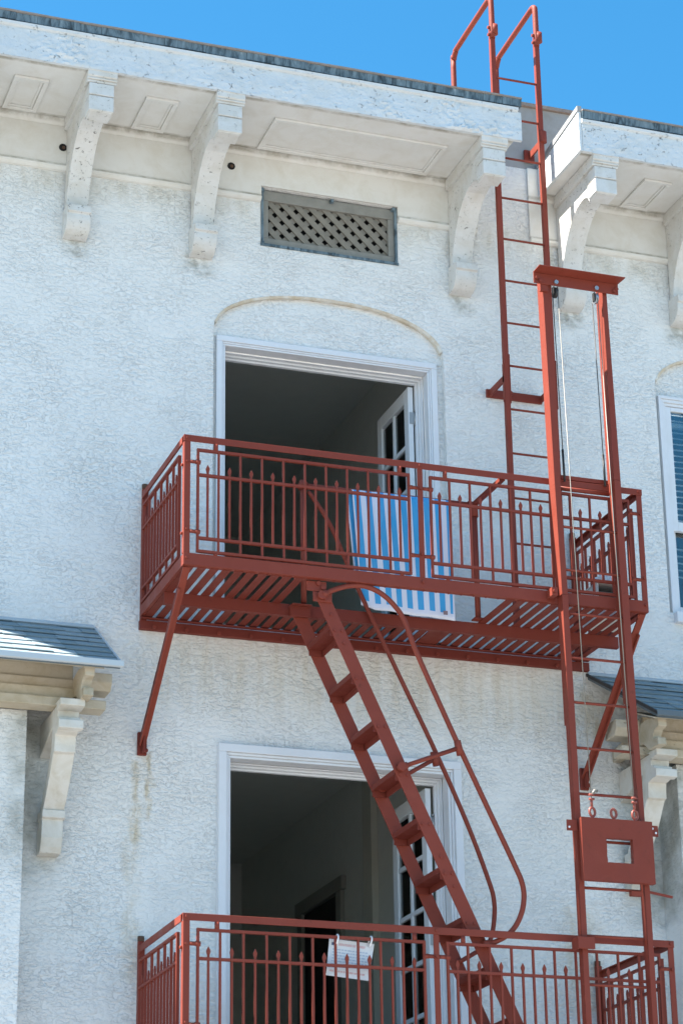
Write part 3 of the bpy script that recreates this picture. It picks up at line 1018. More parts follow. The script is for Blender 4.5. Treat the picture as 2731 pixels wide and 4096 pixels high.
def panel(parent, place, bars, w, start):
    """railing panel in its own plane: place(u, z, d) -> world; u runs along the rail"""
    def flat(u0, u1, z0, z1, t=.014, nm='rail_bar'):
        p = [place(u0, z0, -t / 2), place(u1, z0, -t / 2), place(u1, z1, -t / 2), place(u0, z1, -t / 2)]
        q = [place(u0, z0, t / 2), place(u1, z0, t / 2), place(u1, z1, t / 2), place(u0, z1, t / 2)]
        return MB().hexa(p, q).build(nm, 'red_paint', parent)
    s = .016
    ub = w
    flat(0, s, 7.425, 8.197, .022)
    flat(ub - s, ub, 7.425, 8.197, .022)
    for zc in (8.187, 8.0, 7.53, 7.433):
        flat(s + .0005, ub - s - .0005, zc - .009, zc + .009, .026)
    long0 = short0 = None
    n, pitch = bars
    for k in range(n):
        u = start + pitch * k
        if k % 2:                                           # long bar through the whole panel
            if long0 is None:
                a, b = place(u - .0075, 0, -.0075), place(u + .0075, 0, .0075)
                p = [place(u - .007, 7.443, -.009), place(u + .007, 7.443, -.009), place(u + .007, 8.177, -.009), place(u - .007, 8.177, -.009)]
                q = [place(u - .007, 7.443, .009), place(u + .007, 7.443, .009), place(u + .007, 8.177, .009), place(u - .007, 8.177, .009)]
                long0 = MB().hexa(p, q).build('baluster', 'red_paint', parent, org=place(u, 7.8, 0))
                long0['_u'] = u
            else:
                again(long0, parent, place(u, 7.8, 0))
        else:                                               # short bar with a spear tip
            if short0 is None:
                m = MB()
                m.hexa([place(u - .007, 7.54, -.008), place(u + .007, 7.54, -.008), place(u + .007, 8.024, -.008), place(u - .007, 8.024, -.008)],
                       [place(u - .007, 7.54, .008), place(u + .007, 7.54, .008), place(u + .007, 8.024, .008), place(u - .007, 8.024, .008)])
                tip = [(-.0065, 8.02), (-.0135, 8.048), (-.0125, 8.056), (0, 8.082), (.0125, 8.056), (.0135, 8.048), (.0065, 8.02)]
                n_ = len(tip)
                v = [place(u + a, z, -.006) for a, z in tip] + [place(u + a, z, .006) for a, z in tip]
                m.add(v, [list(range(n_)), list(range(2 * n_ - 1, n_ - 1, -1))] + [(i, n_ + i, n_ + (i + 1) % n_, (i + 1) % n_) for i in range(n_)])
                short0 = m.build('spear_baluster', 'red_paint', parent, org=place(u, 7.8, 0))
            else:
                again(short0, parent, place(u, 7.8, 0))


def balcony(label):
    T = thing('fire_escape_balcony', label, 'fire escape', (5.9, 0, ZF), 'red fire escape balconies on the white wall')
    xl, xr = 4.15, 7.665
    # edge channels: front, sides
    MB().box(xl, xr, YF - .006, YF + .006, 7.325, 7.412).box(xl + .004, xr - .004, YF + .0065, YF + .045, 7.325, 7.331).build('front_channel', 'red_paint', T, bevel=.002)
    for x, s in ((xl, 1), (xr, -1)):
        a, b = sorted((x, x + s * .010))
        c, d = sorted((x + s * .0105, x + s * .045))
        MB().box(a, b, YF + .007, -.045, 7.325, 7.405).box(c, d, YF + .05, -.045, 7.325, 7.331).build('side_channel', 'red_paint', T)
    MB().box(xl - .002, xr + .05, -.044, -.001, 7.232, 7.300).box(xl, xr + .04, -.085, -.0445, 7.302, 7.312).build('wall_beam', 'red_slat', T, bevel=.003)
    MB().box(xl + .02, xr + .02, -.63, -.59, 7.230, 7.236).box(xl + .02, xr + .02, -.63, -.622, 7.2365, 7.318).build('cross_beam', 'red_slat', T)
    # slats
    slat_l = slat_s = None
    x = xl + .055
    pit, wd = .0882, .058
    while x < xr - .04:
        hole = 5.07 < x < 6.585
        if hole:
            if slat_s is None:
                slat_s = MB().box(x - wd / 2, x + wd / 2, -.60, -.05, 7.3195, 7.327).build('floor_slat', 'red_slat', T, org=(x, 0, ZF))
            else:
                again(slat_s, T, (x, 0, ZF))
        else:
            if slat_l is None:
                slat_l = MB().box(x - wd / 2, x + wd / 2, YF + .02, -.05, 7.3195, 7.327).build('floor_slat', 'red_slat', T, org=(x, 0, ZF))
            else:
                again(slat_l, T, (x, 0, ZF))
        x += pit
    MB().box(6.27, 6.43, -.40, -.06, 7.3135, 7.3190).build('floor_plate', 'red_slat', T)
    # posts
    for x0, x1 in ((xl, xl + .045), (5.885, 5.925), (xr - .043, xr)):
        m = MB().box(x0, x1, YF - .004, YF + .006, 7.413, 8.243)
        if x0 == xl:
            m.box(x0, x0 + .008, YF + .0065, YF + .045, 7.413, 8.243)
        elif x1 == xr:
            m.box(x1 - .008, x1, YF + .0065, YF + .045, 7.413, 8.243)
        m.build('post', 'red_paint', T, bevel=.002)
    for x in (xl + .004, xr - .05):
        m = MB().box(x, x + .046, -.04, -.002, 7.30, 8.33)
        m.build('wall_post', 'red_paint', T, bevel=.004)
        m = MB()
        m.tube([(x + .02, -.022, 8.33), (x + .02, -.022, 8.352), (x + .02, -.022, 8.366)], .024, 8)
        m.build('post_stub', 'rust', T)
    # top rails: angle section
    MB().box(xl - .004, xr + .004, YF - .008, YF + .002, 8.243, 8.291).box(xl - .004, xr + .004, YF + .0025, YF + .04, 8.284, 8.291).build('top_rail', 'red_paint', T, bevel=.002)
    for x, s in ((xl, 1), (xr, -1)):
        a, b = sorted((x - s * .004, x + s * .006))
        c, d = sorted((x + s * .0065, x + s * .035))
        MB().box(a, b, YF + .041, -.04, 8.243, 8.290).box(c, d, YF + .041, -.04, 8.284, 8.290).build('top_rail', 'red_paint', T)
    # railing panels
    panel(T, lambda u, z, d: (4.243 + u, YF + .004 + d, z), (19, .0791), 1.583, .079)
    panel(T, lambda u, z, d: (5.977 + u, YF + .004 + d, z), (19, .0791), 1.583, .076)
    for x in (xl + .012, xr - .012):
        panel(T, lambda u, z, d, x=x: (x + d, -1.035 + u, z), (11, .0824), .985, .085)
    # stubs and collars holding the panels
    st = MB()
    for x in (4.38, 5.75, 6.10, 7.48):
        st.tube([(x, YF + .004, 8.197), (x, YF + .004, 8.243)], .017, 8)
        st.tube([(x, YF + .004, 7.412), (x, YF + .004, 7.426)], .015, 8)
    for xa, xb in ((4.195, 4.246), (5.824, 5.886), (5.924, 5.98), (7.558, 7.622)):
        for z in (8.095, 7.575):
            st.tube([(xa, YF + .004, z), (xb, YF + .004, z)], .014, 8)
            xs = xa if xa in (5.924,) else xb
            st.tube([((xb if xa in (4.195, 5.924) else xa) - .012, YF + .004, z), ((xb if xa in (4.195, 5.924) else xa) + .022, YF + .004, z)], .017, 8)
    st.build('panel_studs', 'red_paint', T, kind='stuff')
    bl = MB()
    for x in (xl + .022, 5.905, xr - .022):
        for z in (8.268, 8.09, 7.585, 7.375):
            bl.bolt((x, YF - .006, z), (0, -1, 0), .011, .014)
    for z in (8.07, 7.56):
        bl.bolt((xl - .001, YF + .025, z), (-1, 0, 0), .011, .014)
    for k in range(14):
        bl.bolt((4.25 + .245 * k, -.06, 7.245), (0, -1, 0), .014, .012)
    for k in range(36):
        bl.bolt((4.2 + .0955 * k, YF + .03, 7.326), (0, 0, -1), .008, .006, 6)
    bl.build('bolts', 'red_paint', T, kind='stuff')
    # diagonal struts down to the wall
    for x, s in ((4.185, 1), (7.632, -1)):
        m = MB()
        m.bar((x, -1.155, 7.322), (x, -1.02, 7.215), .05, .014, (0, 1, 0))
        m.bar((x, -1.025, 7.222), (x, -.02, 6.375), .052, .014, (0, 1, 0))
        m.bar((x - s * .02, -1.03, 7.212), (x - s * .02, -.03, 6.37), .012, .05, (0, 1, 0))
        m.build('strut', 'red_paint', T)
        m = MB().box(x - .034, x + .034, -.03, -.002, 6.29, 6.46).box(x - .008, x + .008, -.085, -.031, 6.30, 6.42)
        m.bolt((x + .02, -.031, 6.32), (0, -1, 0), .018, .03)
        m.build('strut_foot', 'red_slat', T, bevel=.006)
    return T


up_balcony = balcony('upper red fire escape balcony with striped towel, slatted floor seen from below')
low_balcony = copy_tree(up_balcony, Vector((5.925, 0, ZF - 3.372)), 'lower red fire escape balcony with a white notice hung on its railing')

# guard rail round the stair opening (upper balcony)
gd = MB()
gd.tube([(5.193, -.665, 7.325), (5.193, -.665, 8.22)], .021, 10)
gd.tube([(5.193, -.665, 8.20), (5.193, -.665, 8.245), (5.20, -.665, 8.262)], .033, 10)
gd.build('stanchion', 'red_paint', up_balcony)
gd = MB().tube([(5.215, -.665, 8.235), (6.50, -.665, 8.235)], .019, 10)
gd.build('guard_rail', 'red_paint', up_balcony)
gd = MB().tube([(6.54, -.665, 7.325), (6.54, -.665, 8.15)], .021, 10)
gd.tube([(6.54, -.665, 8.14), (6.54, -.665, 8.205), (6.53, -.665, 8.225)], .029, 10).tube([(6.49, -.665, 8.235), (6.555, -.665, 8.235)], .027, 10)
gd.box(6.50, 6.58, -.70, -.63, 7.328, 7.338)
gd.build('stanchion', 'red_paint', up_balcony)
gd = MB().bar((6.54, -.66, 8.24), (6.56, -1.175, 8.255), .035, .03)
gd.build('guard_rail', 'red_paint', up_balcony)
gd = MB().bar((6.96, -1.175, 8.318), (7.42, -1.175, 8.318), .03, .03).tube([(6.98, -1.19, 8.225), (7.40, -1.19, 8.225)], .018, 8)
gd.build('sliding_bar', 'red_paint', up_balcony)

# ================================================================== stair between the balconies
ST = thing('fire_escape_stair', 'steep red steel stair with pipe handrails joining the two balconies', 'stair', (6.6, -.9, 4.0))


def sx(z):
    return 5.275 - .4605 * (z - 7.0)


def stringer(y, ztop):
    m = MB()
    z0 = 3.97
    hw = .0535
    m.hexa([(sx(ztop) - hw, y - .006, ztop), (sx(ztop) + hw, y - .006, ztop), (sx(z0) + hw, y - .006, z0), (sx(z0) - hw, y - .006, z0)],
           [(sx(ztop) - hw, y + .006, ztop), (sx(ztop) + hw, y + .006, ztop), (sx(z0) + hw, y + .006, z0), (sx(z0) - hw, y + .006, z0)])
    return m.build('stringer', 'red_paint', ST, bevel=.002)


stringer(-1.128, 7.322)
stringer(-.642, 7.30)
m = MB().box(5.055, 5.20, -1.150, -1.136, 7.245, 7.318).box(5.10, 5.24, -1.148, -1.136, 7.17, 7.243)
m.build('top_cleat', 'red_paint', ST, bevel=.004)
m = MB().box(5.09, 5.24, -.675, -.651, 7.215, 7.30).box(5.09, 5.24, -.72, -.6755, 7.292, 7.30)
m.build('top_cleat', 'red_slat', ST, bevel=.004)
tread0 = None
rv = MB()
for k in range(9):
    z = 6.985 - .3335 * k
    c = (sx(z), -.885, z)
    if tread0 is None:
        m = MB()
        m.box(c[0] - .055, c[0] + .058, -1.120, -.650, z - .004, z + .004)
        m.box(c[0] - .055, c[0] - .048, -1.120, -.650, z + .0045, z + .034)
        m.box(c[0] + .050, c[0] + .058, -1.120, -.650, z - .05, z - .0045)
        m.box(c[0] - .05, c[0] + .045, -.659, -.650, z - .05, z - .0045)
        m.box(c[0] - .05, c[0] + .045, -1.120, -1.111, z - .05, z - .0045)
        tread0 = m.build('tread', 'red_slat', ST, org=c)
    else:
        again(tread0, ST, c)
    for dx in (-.026, .026):
        rv.bolt((c[0] + dx + .006, -1.134, z - .012), (0, -1, 0), .011, .008)
        rv.bolt((c[0] + dx + .006, -.648, z - .03), (0, -1, 0), .011, .008)
    if k in (0, 5):
        for dz in (.1, -.1):
            rv.bolt((sx(z + dz), -1.134, z + dz), (0, -1, 0), .011, .008)
for (dx, z) in ((.0, 7.30), (.0, 7.20), (.02, 7.27)):
    rv.bolt((sx(z) + dx, -1.15, z), (0, -1, 0), .017, .014)
rv.build('rivets', 'red_paint', ST, kind='stuff')


def smooth_path(pts, n=6):
    pts = [Vector(p) for p in pts]
    out = []
    for i in range(len(pts) - 1):
        p0, p1, p2, p3 = pts[max(i - 1, 0)], pts[i], pts[i + 1], pts[min(i + 2, len(pts) - 1)]
        for k in range(n):
            t = k / n
            out.append(.5 * ((2 * p1) + (-p0 + p2) * t + (2 * p0 - 5 * p1 + 4 * p2 - p3) * t * t + (-p0 + 3 * p1 - 3 * p2 + p3) * t ** 3))
    out.append(pts[-1])
    return out


yn = -1.16
near = [(5.162, yn, 7.215), (5.25, yn, 7.262), (5.364, yn, 7.303), (5.482, yn, 7.312), (5.599, yn, 7.272), (5.703, yn, 7.185), (5.775, yn, 7.075), (5.868, yn, 6.83), (6.14, yn, 6.228), (6.34, yn, 5.80), (6.525, yn, 5.41), (6.588, yn, 5.255), (6.590, yn, 5.125), (6.545, yn, 5.0), (6.47, yn, 4.908), (6.37, yn, 4.85), (6.30, yn, 4.835)]
MB().tube(smooth_path(near), .0185, 10).build('handrail', 'red_paint', ST)
yf = -.668
far_ = [(5.235, yf, 8.19), (5.40, yf, 7.945), (5.60, yf, 7.49), (5.90, yf, 6.86), (6.18, yf, 6.28), (6.40, yf, 5.78), (6.545, yf, 5.39), (6.58, yf, 5.25), (6.577, yf, 5.12), (6.55, yf, 4.99), (6.50, yf, 4.92), (6.30, yf, 4.80)]
MB().tube(smooth_path(far_), .0165, 10).build('handrail', 'red_paint', ST)
for y, (xa, za), (xb, zb) in ((yn, (5.72, 6.02), (6.15, 6.19)), (yf, (5.76, 6.00), (6.165, 6.245))):
    m = MB().tube([(xa, y, za), (xb, y, zb)], .016, 10)
    m.tube([(xb + .024 * .46, y, zb - .05), (xb - .022 * .46, y, zb + .05)], .0255, 10)
    m.bolt((xa, y + .012, za), (0, -1, 0), .032, .04, 10)
    m.tube([(xa, y, za), (xa + .045, y, za + .018)], .024, 10)
    m.build('handrail_bracket', 'red_paint', ST)
m = MB().tube([(5.162, yn, 7.215), (5.20, yn, 7.236)], .026, 10)
m.bolt((5.158, yn + .02, 7.213), (0, -1, 0), .03, .04, 10)
m.tube([(6.28, yn, 4.828), (6.33, yn, 4.838)], .026, 10)
m.build('handrail_fitting', 'red_paint', ST)

# ================================================================== roof ladder on the wall
GL = thing('roof_ladder', 'tall thin red wall ladder with hooped handles above the roof edge', 'ladder', (7.2, -.33, 7.33))
yl = -.32
XLa, XRa = 7.005, 7.405
for x in (XLa, XRa):
    m = MB().box(x - .020, x + .020, yl - .006, yl + .006, 7.33, 12.70)
    m.box(x - .020, x - .012, yl + .0065, yl + .034, 7.33, 12.70)
    m.build('rail', 'red_paint', GL)
    # hoop over the parapet
    path = [(x, yl, 12.60), (x, yl, 12.93), (x, yl + .015, 12.985), (x, yl + .06, 13.005), (x, yl + .13, 13.0), (x, yl + .74, 12.965), (x, yl + .80, 12.95), (x, yl + .845, 12.90), (x, yl + .86, 12.82), (x, yl + .865, 11.56)]
    MB().tube(smooth_path(path, 4), .024, 10).build('hoop', 'red_paint', GL)
    MB().bolt((x + .02, yl - .004, 12.64), (0, 0, 1), .03, .09, 8).bolt((x - .022, yl, 12.63), (-1, 0, 0), .014, .02).bolt((x - .022, yl, 12.7), (-1, 0, 0), .014, .02).build('clamp', 'red_paint', GL)
    MB().box(x - .026, x - .0205, yl - .004, yl + .03, 9.30, 9.62).box(x + .0205, x + .026, yl - .01, yl + .02, 9.28, 9.70).build('splice_plate', 'red_paint', GL)
r0 = None
for k in range(13):
    z = 12.228 - .3745 * k
    if r0 is None:
        r0 = MB().tube([(XLa + .018, yl + .004, z), (XRa - .018, yl + .004, z)], .0095, 8).build('rung', 'red_paint', GL, org=(7.2, yl, z))
    else:
        again(r0, GL, (7.2, yl, z))
# stand-off brackets
m = MB().box(6.955, 7.435, -.022, -.002, 9.455, 9.525)
m.bar((6.985, -.012, 9.49), (6.985, yl, 9.49), .012, .062).bar((7.425, -.012, 9.49), (7.425, yl, 9.49), .012, .062)
m.bolt((7.15, -.022, 9.50), (0, -1, 0), .024, .03)
m.build('wall_bracket', 'red_paint', GL, bevel=.003)
m = MB().bar((7.43, yl + .0, 11.72), (7.43, -.03, 11.72), .014, .065).box(7.38, 7.47, -.028, -.004, 11.66, 11.77)
m.tube([(7.42, yl, 11.68), (7.42, yl, 11.78)], .032, 8)
m.build('wall_bracket', 'red_paint', GL, bevel=.003)

# ================================================================== drop ladder with its guide frame
DL = thing('drop_ladder', 'red drop ladder in a tall frame with cables, pulleys and holed counterweight plate', 'ladder', (7.2, -1.3, 3.4))
yd = -1.285
# the two long rails: angle sections, not quite plumb
def long_rail(name, pts, dep):
    m = MB()
    y0, y1 = yd - .012, yd - .001
    for (za, la, ra), (zb, lb, rb) in zip(pts, pts[1:]):
        m.hexa([(la, y0, za), (ra, y0, za), (ra, y1, za), (la, y1, za)], [(lb, y0, zb), (rb, y0, zb), (rb, y1, zb), (lb, y1, zb)])
        d = y1 + (dep if za > 7.3 else dep * .7)
        m.hexa([(la, y1 + .0005, za), (la + .008, y1 + .0005, za), (la + .008, d, za), (la, d, za)], [(lb, y1 + .0005, zb), (lb + .008, y1 + .0005, zb), (lb + .008, d, zb), (lb, d, zb)])
    return m.build(name, 'red_paint', DL)


long_rail('guide_rail', [(9.89, 6.898, 6.966), (8.2, 6.917, 6.963), (7.36, 6.932, 6.977)], .088)
long_rail('ladder_rail', [(7.357, 6.932, 6.977), (6.4, 6.938, 6.985), (5.5, 6.950, 6.990), (3.4, 6.955, 6.994)], .075)
long_rail('guide_rail', [(9.89, 7.391, 7.426), (8.3, 7.399, 7.450)], .10)
long_rail('ladder_rail', [(8.297, 7.399, 7.450), (7.4, 7.403, 7.459), (6.6, 7.412, 7.467), (5.8, 7.440, 7.477), (5.2, 7.446, 7.485), (3.4, 7.448, 7.487)], .085)
r0 = None
for k in range(14):
    z = 7.887 - .3317 * k
    if r0 is None:
        r0 = MB().tube([(6.948, yd + .008, z), (7.42 + .03 * max(0, min(1, (7 - z) / 1.5)), yd + .008, z)], .0105, 8).build('rung', 'red_paint', DL, org=(7.2, yd, z))
    else:
        again(r0, DL, (7.2, yd, z))
# head beam: angle with its flange forward
m = MB().box(6.815, 7.512, yd - .042, yd - .032, 9.818, 9.905)
m.hexa([(6.815, yd - .032, 9.906), (7.512, yd - .032, 9.906), (7.53, yd - .14, 9.916), (6.822, yd - .14, 9.916)], [(6.815, yd - .032, 9.914), (7.512, yd - .032, 9.914), (7.53, yd - .14, 9.924), (6.822, yd - .14, 9.924)])
m.build('head_beam', 'red_paint', DL, bevel=.002)
m = MB()
for x in (6.84, 6.865, 7.475, 7.495):
    m.bolt((x, yd - .042, 9.86 - (.02 if x in (6.865, 7.475) else 0)), (0, -1, 0), .014, .016)
m.box(6.87, 6.935, yd - .031, yd - .0065, 9.765, 9.82)
m.build('head_bolts', 'red_paint', DL, kind='stuff')
for x in (6.995, 7.328):
    m = MB().bolt((x, yd - .042, 9.845), (0, -1, 0), .017, .014, 8)
    m.build('pulley_bolt', 'bolt_steel', DL)
    m = MB().tube([(x - .010, yd - .02, 9.768), (x + .010, yd - .02, 9.768)], .042, 14)
    m.build('pulley', 'bolt_steel' if x > 7.1 else 'dark_iron', DL)
    m = MB().box(x - .017, x - .013, yd - .04, yd, 9.745, 9.815).box(x + .013, x + .017, yd - .04, yd, 9.745, 9.815)
    m.build('pulley_cheek', 'dark_iron', DL)
yp = -1.352
for (xa, xb) in ((6.995, 7.050), (7.322, 7.376)):
    MB().tube([(xa, yd - .068, 9.755), (xb, yp, 5.80)], .0034, 6).build('cable', 'cable', DL)
    MB().tube([(xa, yd + .026, 9.755), (xa + .035, yd + .06, 8.36)], .0036, 6).build('cable', 'dark_iron', DL)
    MB().tube([(xa + .030, yd + .055, 8.52), (xa + .037, yd + .062, 8.27)], .009, 8).build('cable_end', 'dark_iron', DL)
    m = MB()
    for z in (5.842, 5.872):
        m.tube([(xb - .02, yp - .006, z), (xb + .018, yp - .006, z)], .009, 7)
    m.tube([(xb, yp, 5.79), (xb, yp, 5.845)], .010, 8)
    m.build('cable_clamp', 'eyebolt_red', DL)
MB().tube([(7.055, yp, 5.87), (7.075, yp - .01, 5.905), (7.095, yp - .01, 5.90)], .012, 6).build('cable_knot', 'cable', DL)
for x in (7.052, 7.214, 7.377):
    ring = [(x + .024 * math.cos(a * math.pi / 7), yp + .008 * math.cos(a * math.pi / 7), 5.752 + .031 * math.sin(a * math.pi / 7)) for a in range(15)]
    MB().tube(ring, .0095, 8, caps=False).tube([(x, yp, 5.70), (x, yp, 5.724)], .011, 8).build('eye_bolt', 'eyebolt_red', DL)
# counterweight plate with a rough torch-cut hole
px0, px1, pz0, pz1 = 6.955, 7.495, 5.268, 5.708
hx0, hx1, hz0, hz1 = 7.140, 7.338, 5.400, 5.572
def rough(p0, p1, n=9, amp=.005, seed=0):
    out = []
    for i in range(n):
        t_ = i / n
        x = p0[0] + (p1[0] - p0[0]) * t_
        z = p0[1] + (p1[1] - p0[1]) * t_
        d = amp * noise.noise(Vector((x * 60, z * 60, seed)))
        if abs(p1[0] - p0[0]) > abs(p1[1] - p0[1]):
            z += d
        else:
            x += d
        out.append((x, z))
    return out
inner = rough((hx0, hz0), (hx1, hz0), seed=1) + rough((hx1, hz0), (hx1, hz1), seed=2) + rough((hx1, hz1), (hx0, hz1), amp=.003, seed=3) + rough((hx0, hz1), (hx0, hz0), seed=4)
def lin(a, b, n=9):
    return [(a[0] + (b[0] - a[0]) * i / n, a[1] + (b[1] - a[1]) * i / n) for i in range(n)]
outer = lin((px0, pz0), (px1, pz0)) + lin((px1, pz0), (px1, pz1)) + lin((px1, pz1), (px0, pz1)) + lin((px0, pz1), (px0, pz0))
m = MB()
N = len(inner)
v = [(x, yp - .02, z) for x, z in outer] + [(x, yp - .02, z) for x, z in inner] + [(x, yp + .025, z) for x, z in outer] + [(x, yp + .025, z) for x, z in inner]
f = []
for i in range(N):
    j = (i + 1) % N
    f += [(i, j, N + j, N + i), (2 * N + i, 3 * N + i, 3 * N + j, 2 * N + j), (i, 2 * N + i, 2 * N + j, j), (N + i, N + j, 3 * N + j, 3 * N + i)]
m.add(v, f)
m.build('counterweight_plate', 'red_paint', DL)
for (a, b, c, d, holes) in ((6.868, 6.945, 5.618, 5.694, ((6.885, 5.642),)), (7.505, 7.562, 5.617, 5.694, ((7.52, 5.672), (7.544, 5.642)))):
    tb = MB().box(a, b, yp + .028, yp + .036, c, d).build('side_tab', 'red_paint', DL)
    hb = MB()
    for hx, hz in holes:
        hb.tube([(hx, yp + .0255, hz), (hx, yp + .0275, hz)], .008, 8)
    hb.build('tab_hole', 'tie_white', tb)
# collar at the lower rail, hook arm, upper clip
MB().box(6.905, 7.03, yd - .05, yd - .032, 4.802, 4.884).box(6.905, 6.92, yd - .0315, yd + .06, 4.802, 4.884).build('collar', 'red_paint', DL, bevel=.003)
MB().box(6.855, 6.90, yd - .01, yd + .085, 7.345, 7.405).bolt((6.876, yd - .01, 7.375), (0, -1, 0), .015, .014).build('clip', 'red_paint', DL)
MB().bar((7.47, yd, 5.232), (7.66, yd, 5.204), .012, .016).box(7.34, 7.42, yd - .02, yd + .02, 5.195, 5.225).build('hook_arm', 'red_paint', DL)

# ================================================================== striped towel over the guard rail
def towel():
    NU, NV = 64, 60
    me_v, uvs, faces = [], [], []
    Lf, Lb = .945, .78
    tot = Lf + Lb
    for j in range(NV + 1):
        v = j / NV
        s = v * tot                                       # 0 = front hem ... tot = back hem
        for i in range(NU + 1):
            u = i / NU
            x0t, x1t = 5.565, 6.345                        # top edge
            if s < Lf:
                k = 1 - s / Lf                             # 0 at rail, 1 at hem
                z = 8.257 - k * Lf + .0
                xl = x0t + .07 * k
                xr = x1t + .004 * k
                x = xl + (xr - xl) * u
                z += .004 * k * math.sin(u * 5 + .6) - .014 * k * u + .045 * max(0, .12 - u) / .12 * k
                fold = .011 * math.sin(u * 13 + 1.2 * k) * (.3 + .7 * k) + .004 * math.sin(u * 31 + 2) + .05 * max(0, .1 - u) / .1 * k
                y = -.688 - .012 * k + fold * .8
                if k < .03:
                    y = -.665 - .023 * math.sin((k / .03) * math.pi / 2) * 1.0 + (fold * .8 - .012 * k) * (k / .03)
                    z = 8.257 + .0 - .02 * (k / .03) ** 2 - .005
            else:
                k = (s - Lf) / Lb
                z = 8.252 - k * Lb
                xl = x0t - .03 - .0 * k + .075 * k
                x = xl + (x1t - .04 - xl) * u
                fold = .015 * math.sin(u * 12 + 2 + k) * (.2 + k)
                y = -.665 + .024 * min(1, k / .03) + fold * .6 + .02 * k
            me_v.append((x, y, z))
            uvs.append((u, v))
    for j in range(NV):
        for i in range(NU):
            a = j * (NU + 1) + i
            faces.append((a, a + 1, a + NU + 2, a + NU + 1))
    o = Vector((5.95, -.665, 8.25))
    me = bpy.data.meshes.new('beach_towel')
    me.from_pydata([tuple(Vector(p) - o) for p in me_v], [], faces)
    uvl = me.uv_layers.new(name='UVMap')
    for lp in me.loops:
        uvl.data[lp.index].uv = uvs[lp.vertex_index]
    me.polygons.foreach_set('use_smooth', [True] * len(faces))
    me.materials.append(MAT['towel_cloth'])
    ob = bpy.data.objects.new('beach_towel', me)
    COL.objects.link(ob)
    ob.location = o
    WORG[ob.name] = o
    sm = ob.modifiers.new('thickness', 'SOLIDIFY')
    sm.thickness = .006
    sm.offset = 0
    ob['label'] = 'blue and white striped towel hung over the rail of the upper balcony'
    ob['category'] = 'towel'
    MB().box(6.235, 6.268, -.745, -.742, 7.315, 7.345).build('care_label', 'towel_label', ob)
    return ob


towel()

# ================================================================== notice tied to the lower railing
dz = -3.372
NS = thing('notice_sign', 'white printed notice hung by two ties from the lower balcony railing', 'sign', (5.44, -1.15, 4.62))
ysn = -1.135
tl, tr_, bl_, brr = (5.192, 4.816), (5.507, 4.795), (5.167, 4.572), (5.461, 4.548)


def sp(u, v, d=0.0):
    x = (tl[0] * (1 - u) + tr_[0] * u) * (1 - v) + (bl_[0] * (1 - u) + brr[0] * u) * v
    z = (tl[1] * (1 - u) + tr_[1] * u) * (1 - v) + (bl_[1] * (1 - u) + brr[1] * u) * v
    return (x, ysn - d, z)


MB().hexa([sp(0, 0), sp(1, 0), sp(1, 1), sp(0, 1)], [sp(0, 0, .004), sp(1, 0, .004), sp(1, 1, .004), sp(0, 1, .004)]).build('sheet', 'paper', NS)


def ink(mat, u0, u1, v0, v1, nm):
    return [sp(u0, v0, .0055), sp(u1, v0, .0055), sp(u1, v1, .0055), sp(u0, v1, .0055)]


hd = MB()
for (a, b) in ((.22, .50), (.53, .60), (.64, .82)):
    u = a
    while u < b - .01:
        w = random.choice((.022, .03, .034))
        q = ink('', u, u + w, .10, .165, '')
        hd.add(q, [(0, 1, 2, 3)])
        u += w + .009
hd.build('heading_print', 'ink_red', NS)
tx = MB()
for v in (.26, .34, .42, .50, .58, .66):
    u = .09
    while u < .86:
        w = random.uniform(.03, .10)
        tx.add(ink('', u, min(u + w, .9), v, v + .032, ''), [(0, 1, 2, 3)])
        u += w + .018
tx.build('body_print', 'ink_blue', NS)
MB().add(ink('', .06, .11, .09, .17, ''), [(0, 1, 2, 3)]).build('emblem_print', 'ink_dark', NS)
ft = MB()
u = .06
while u < .9:
    w = random.uniform(.04, .1)
    ft.add(ink('', u, u + w, .84, .885, ''), [(0, 1, 2, 3)])
    u += w + .016
ft.build('footer_print', 'ink_red', NS)
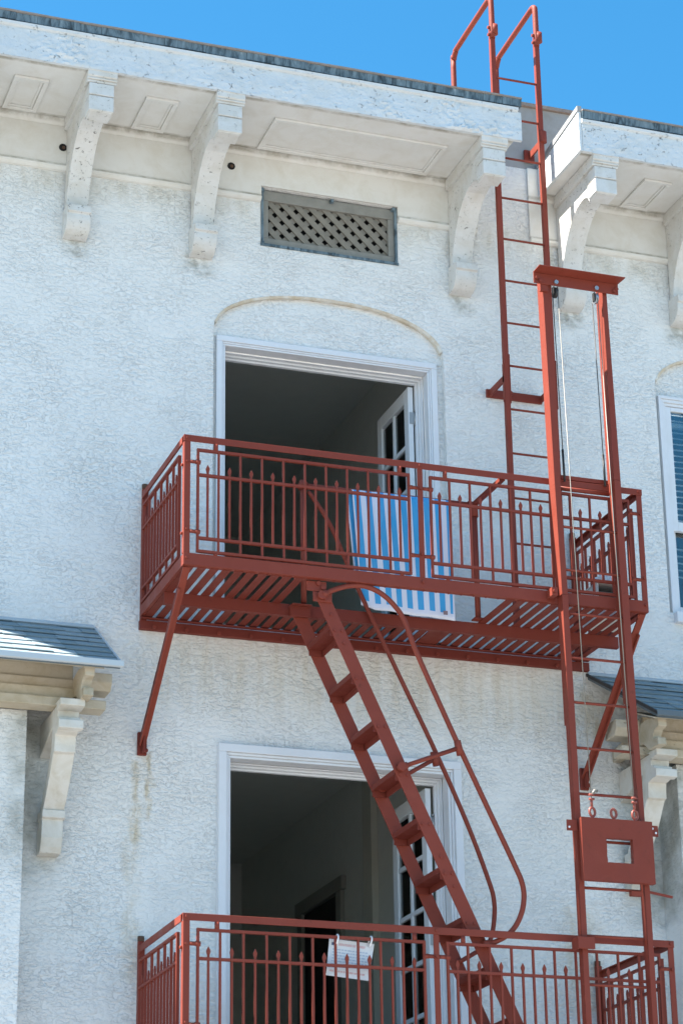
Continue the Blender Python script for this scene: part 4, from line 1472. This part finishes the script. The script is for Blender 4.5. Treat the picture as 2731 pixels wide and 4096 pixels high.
for x, zt in ((5.228, 4.835), (5.463, 4.835)):
    ring = [(x + .004 * math.sin(a), YF + .006 + .03 * math.cos(a) + (.01 if math.sin(a) < 0 else 0), 4.80 + .034 * math.sin(a)) for a in [k * math.pi / 7 for k in range(15)]]
    MB().tube(ring, .0055, 6, caps=False).build('tie', 'tie_white', NS)

# ================================================================== odds and ends left on the upper balcony
BX = thing('carton', 'low white carton with dark open front at the right end of the upper balcony', 'box', (7.5, -.8, 7.328))
MB().box(7.37, 7.62, -.98, -.972, 7.329, 7.44).box(7.37, 7.62, -.70, -.692, 7.329, 7.60).box(7.37, 7.378, -.9715, -.7005, 7.329, 7.60).box(7.612, 7.62, -.9715, -.7005, 7.329, 7.60).box(7.3785, 7.6115, -.9715, -.7005, 7.329, 7.337).build('carton_body', 'carton', BX)
MB().box(7.385, 7.605, -.965, -.71, 7.337, 7.54).build('contents', 'tray_dark', BX)
MB().box(7.365, 7.625, -.985, -.69, 7.601, 7.607).build('lid', 'carton', BX)
mk = MB()
for (y0, z0, y1, z1) in ((-.92, 7.47, -.90, 7.53), (-.90, 7.47, -.88, 7.53), (-.86, 7.45, -.86, 7.54), (-.84, 7.47, -.84, 7.53)):
    mk.bar((7.3685, y0, z0), (7.3685, y1, z1), .002, .008, (0, 1, 0))
mk.build('carton_print', 'ink_dark', BX)
# crumpled plastic bag on the carton
bm = bmesh.new()
bmesh.ops.create_icosphere(bm, subdivisions=4, radius=1)
for v in bm.verts:
    p = v.co.copy()
    k = 1 + .22 * noise.noise(p * 2.3) + .16 * noise.noise(p * 5.1) + .06 * abs(noise.noise(p * 11))
    v.co = Vector((p.x * .085 * k, p.y * .08 * k, max(p.z, -.5) * .07 * k))
zmin = min(v.co.z for v in bm.verts)
for v in bm.verts:
    v.co.z -= zmin
me = bpy.data.meshes.new('plastic_bag')
bm.to_mesh(me)
bm.free()
me.materials.append(MAT['bag_film'])
bag = bpy.data.objects.new('plastic_bag', me)
COL.objects.link(bag)
bag.location = (7.50, -.84, 7.608)
bag['label'] = 'crumpled pale plastic bag lying on top of the white carton'
bag['category'] = 'bag'
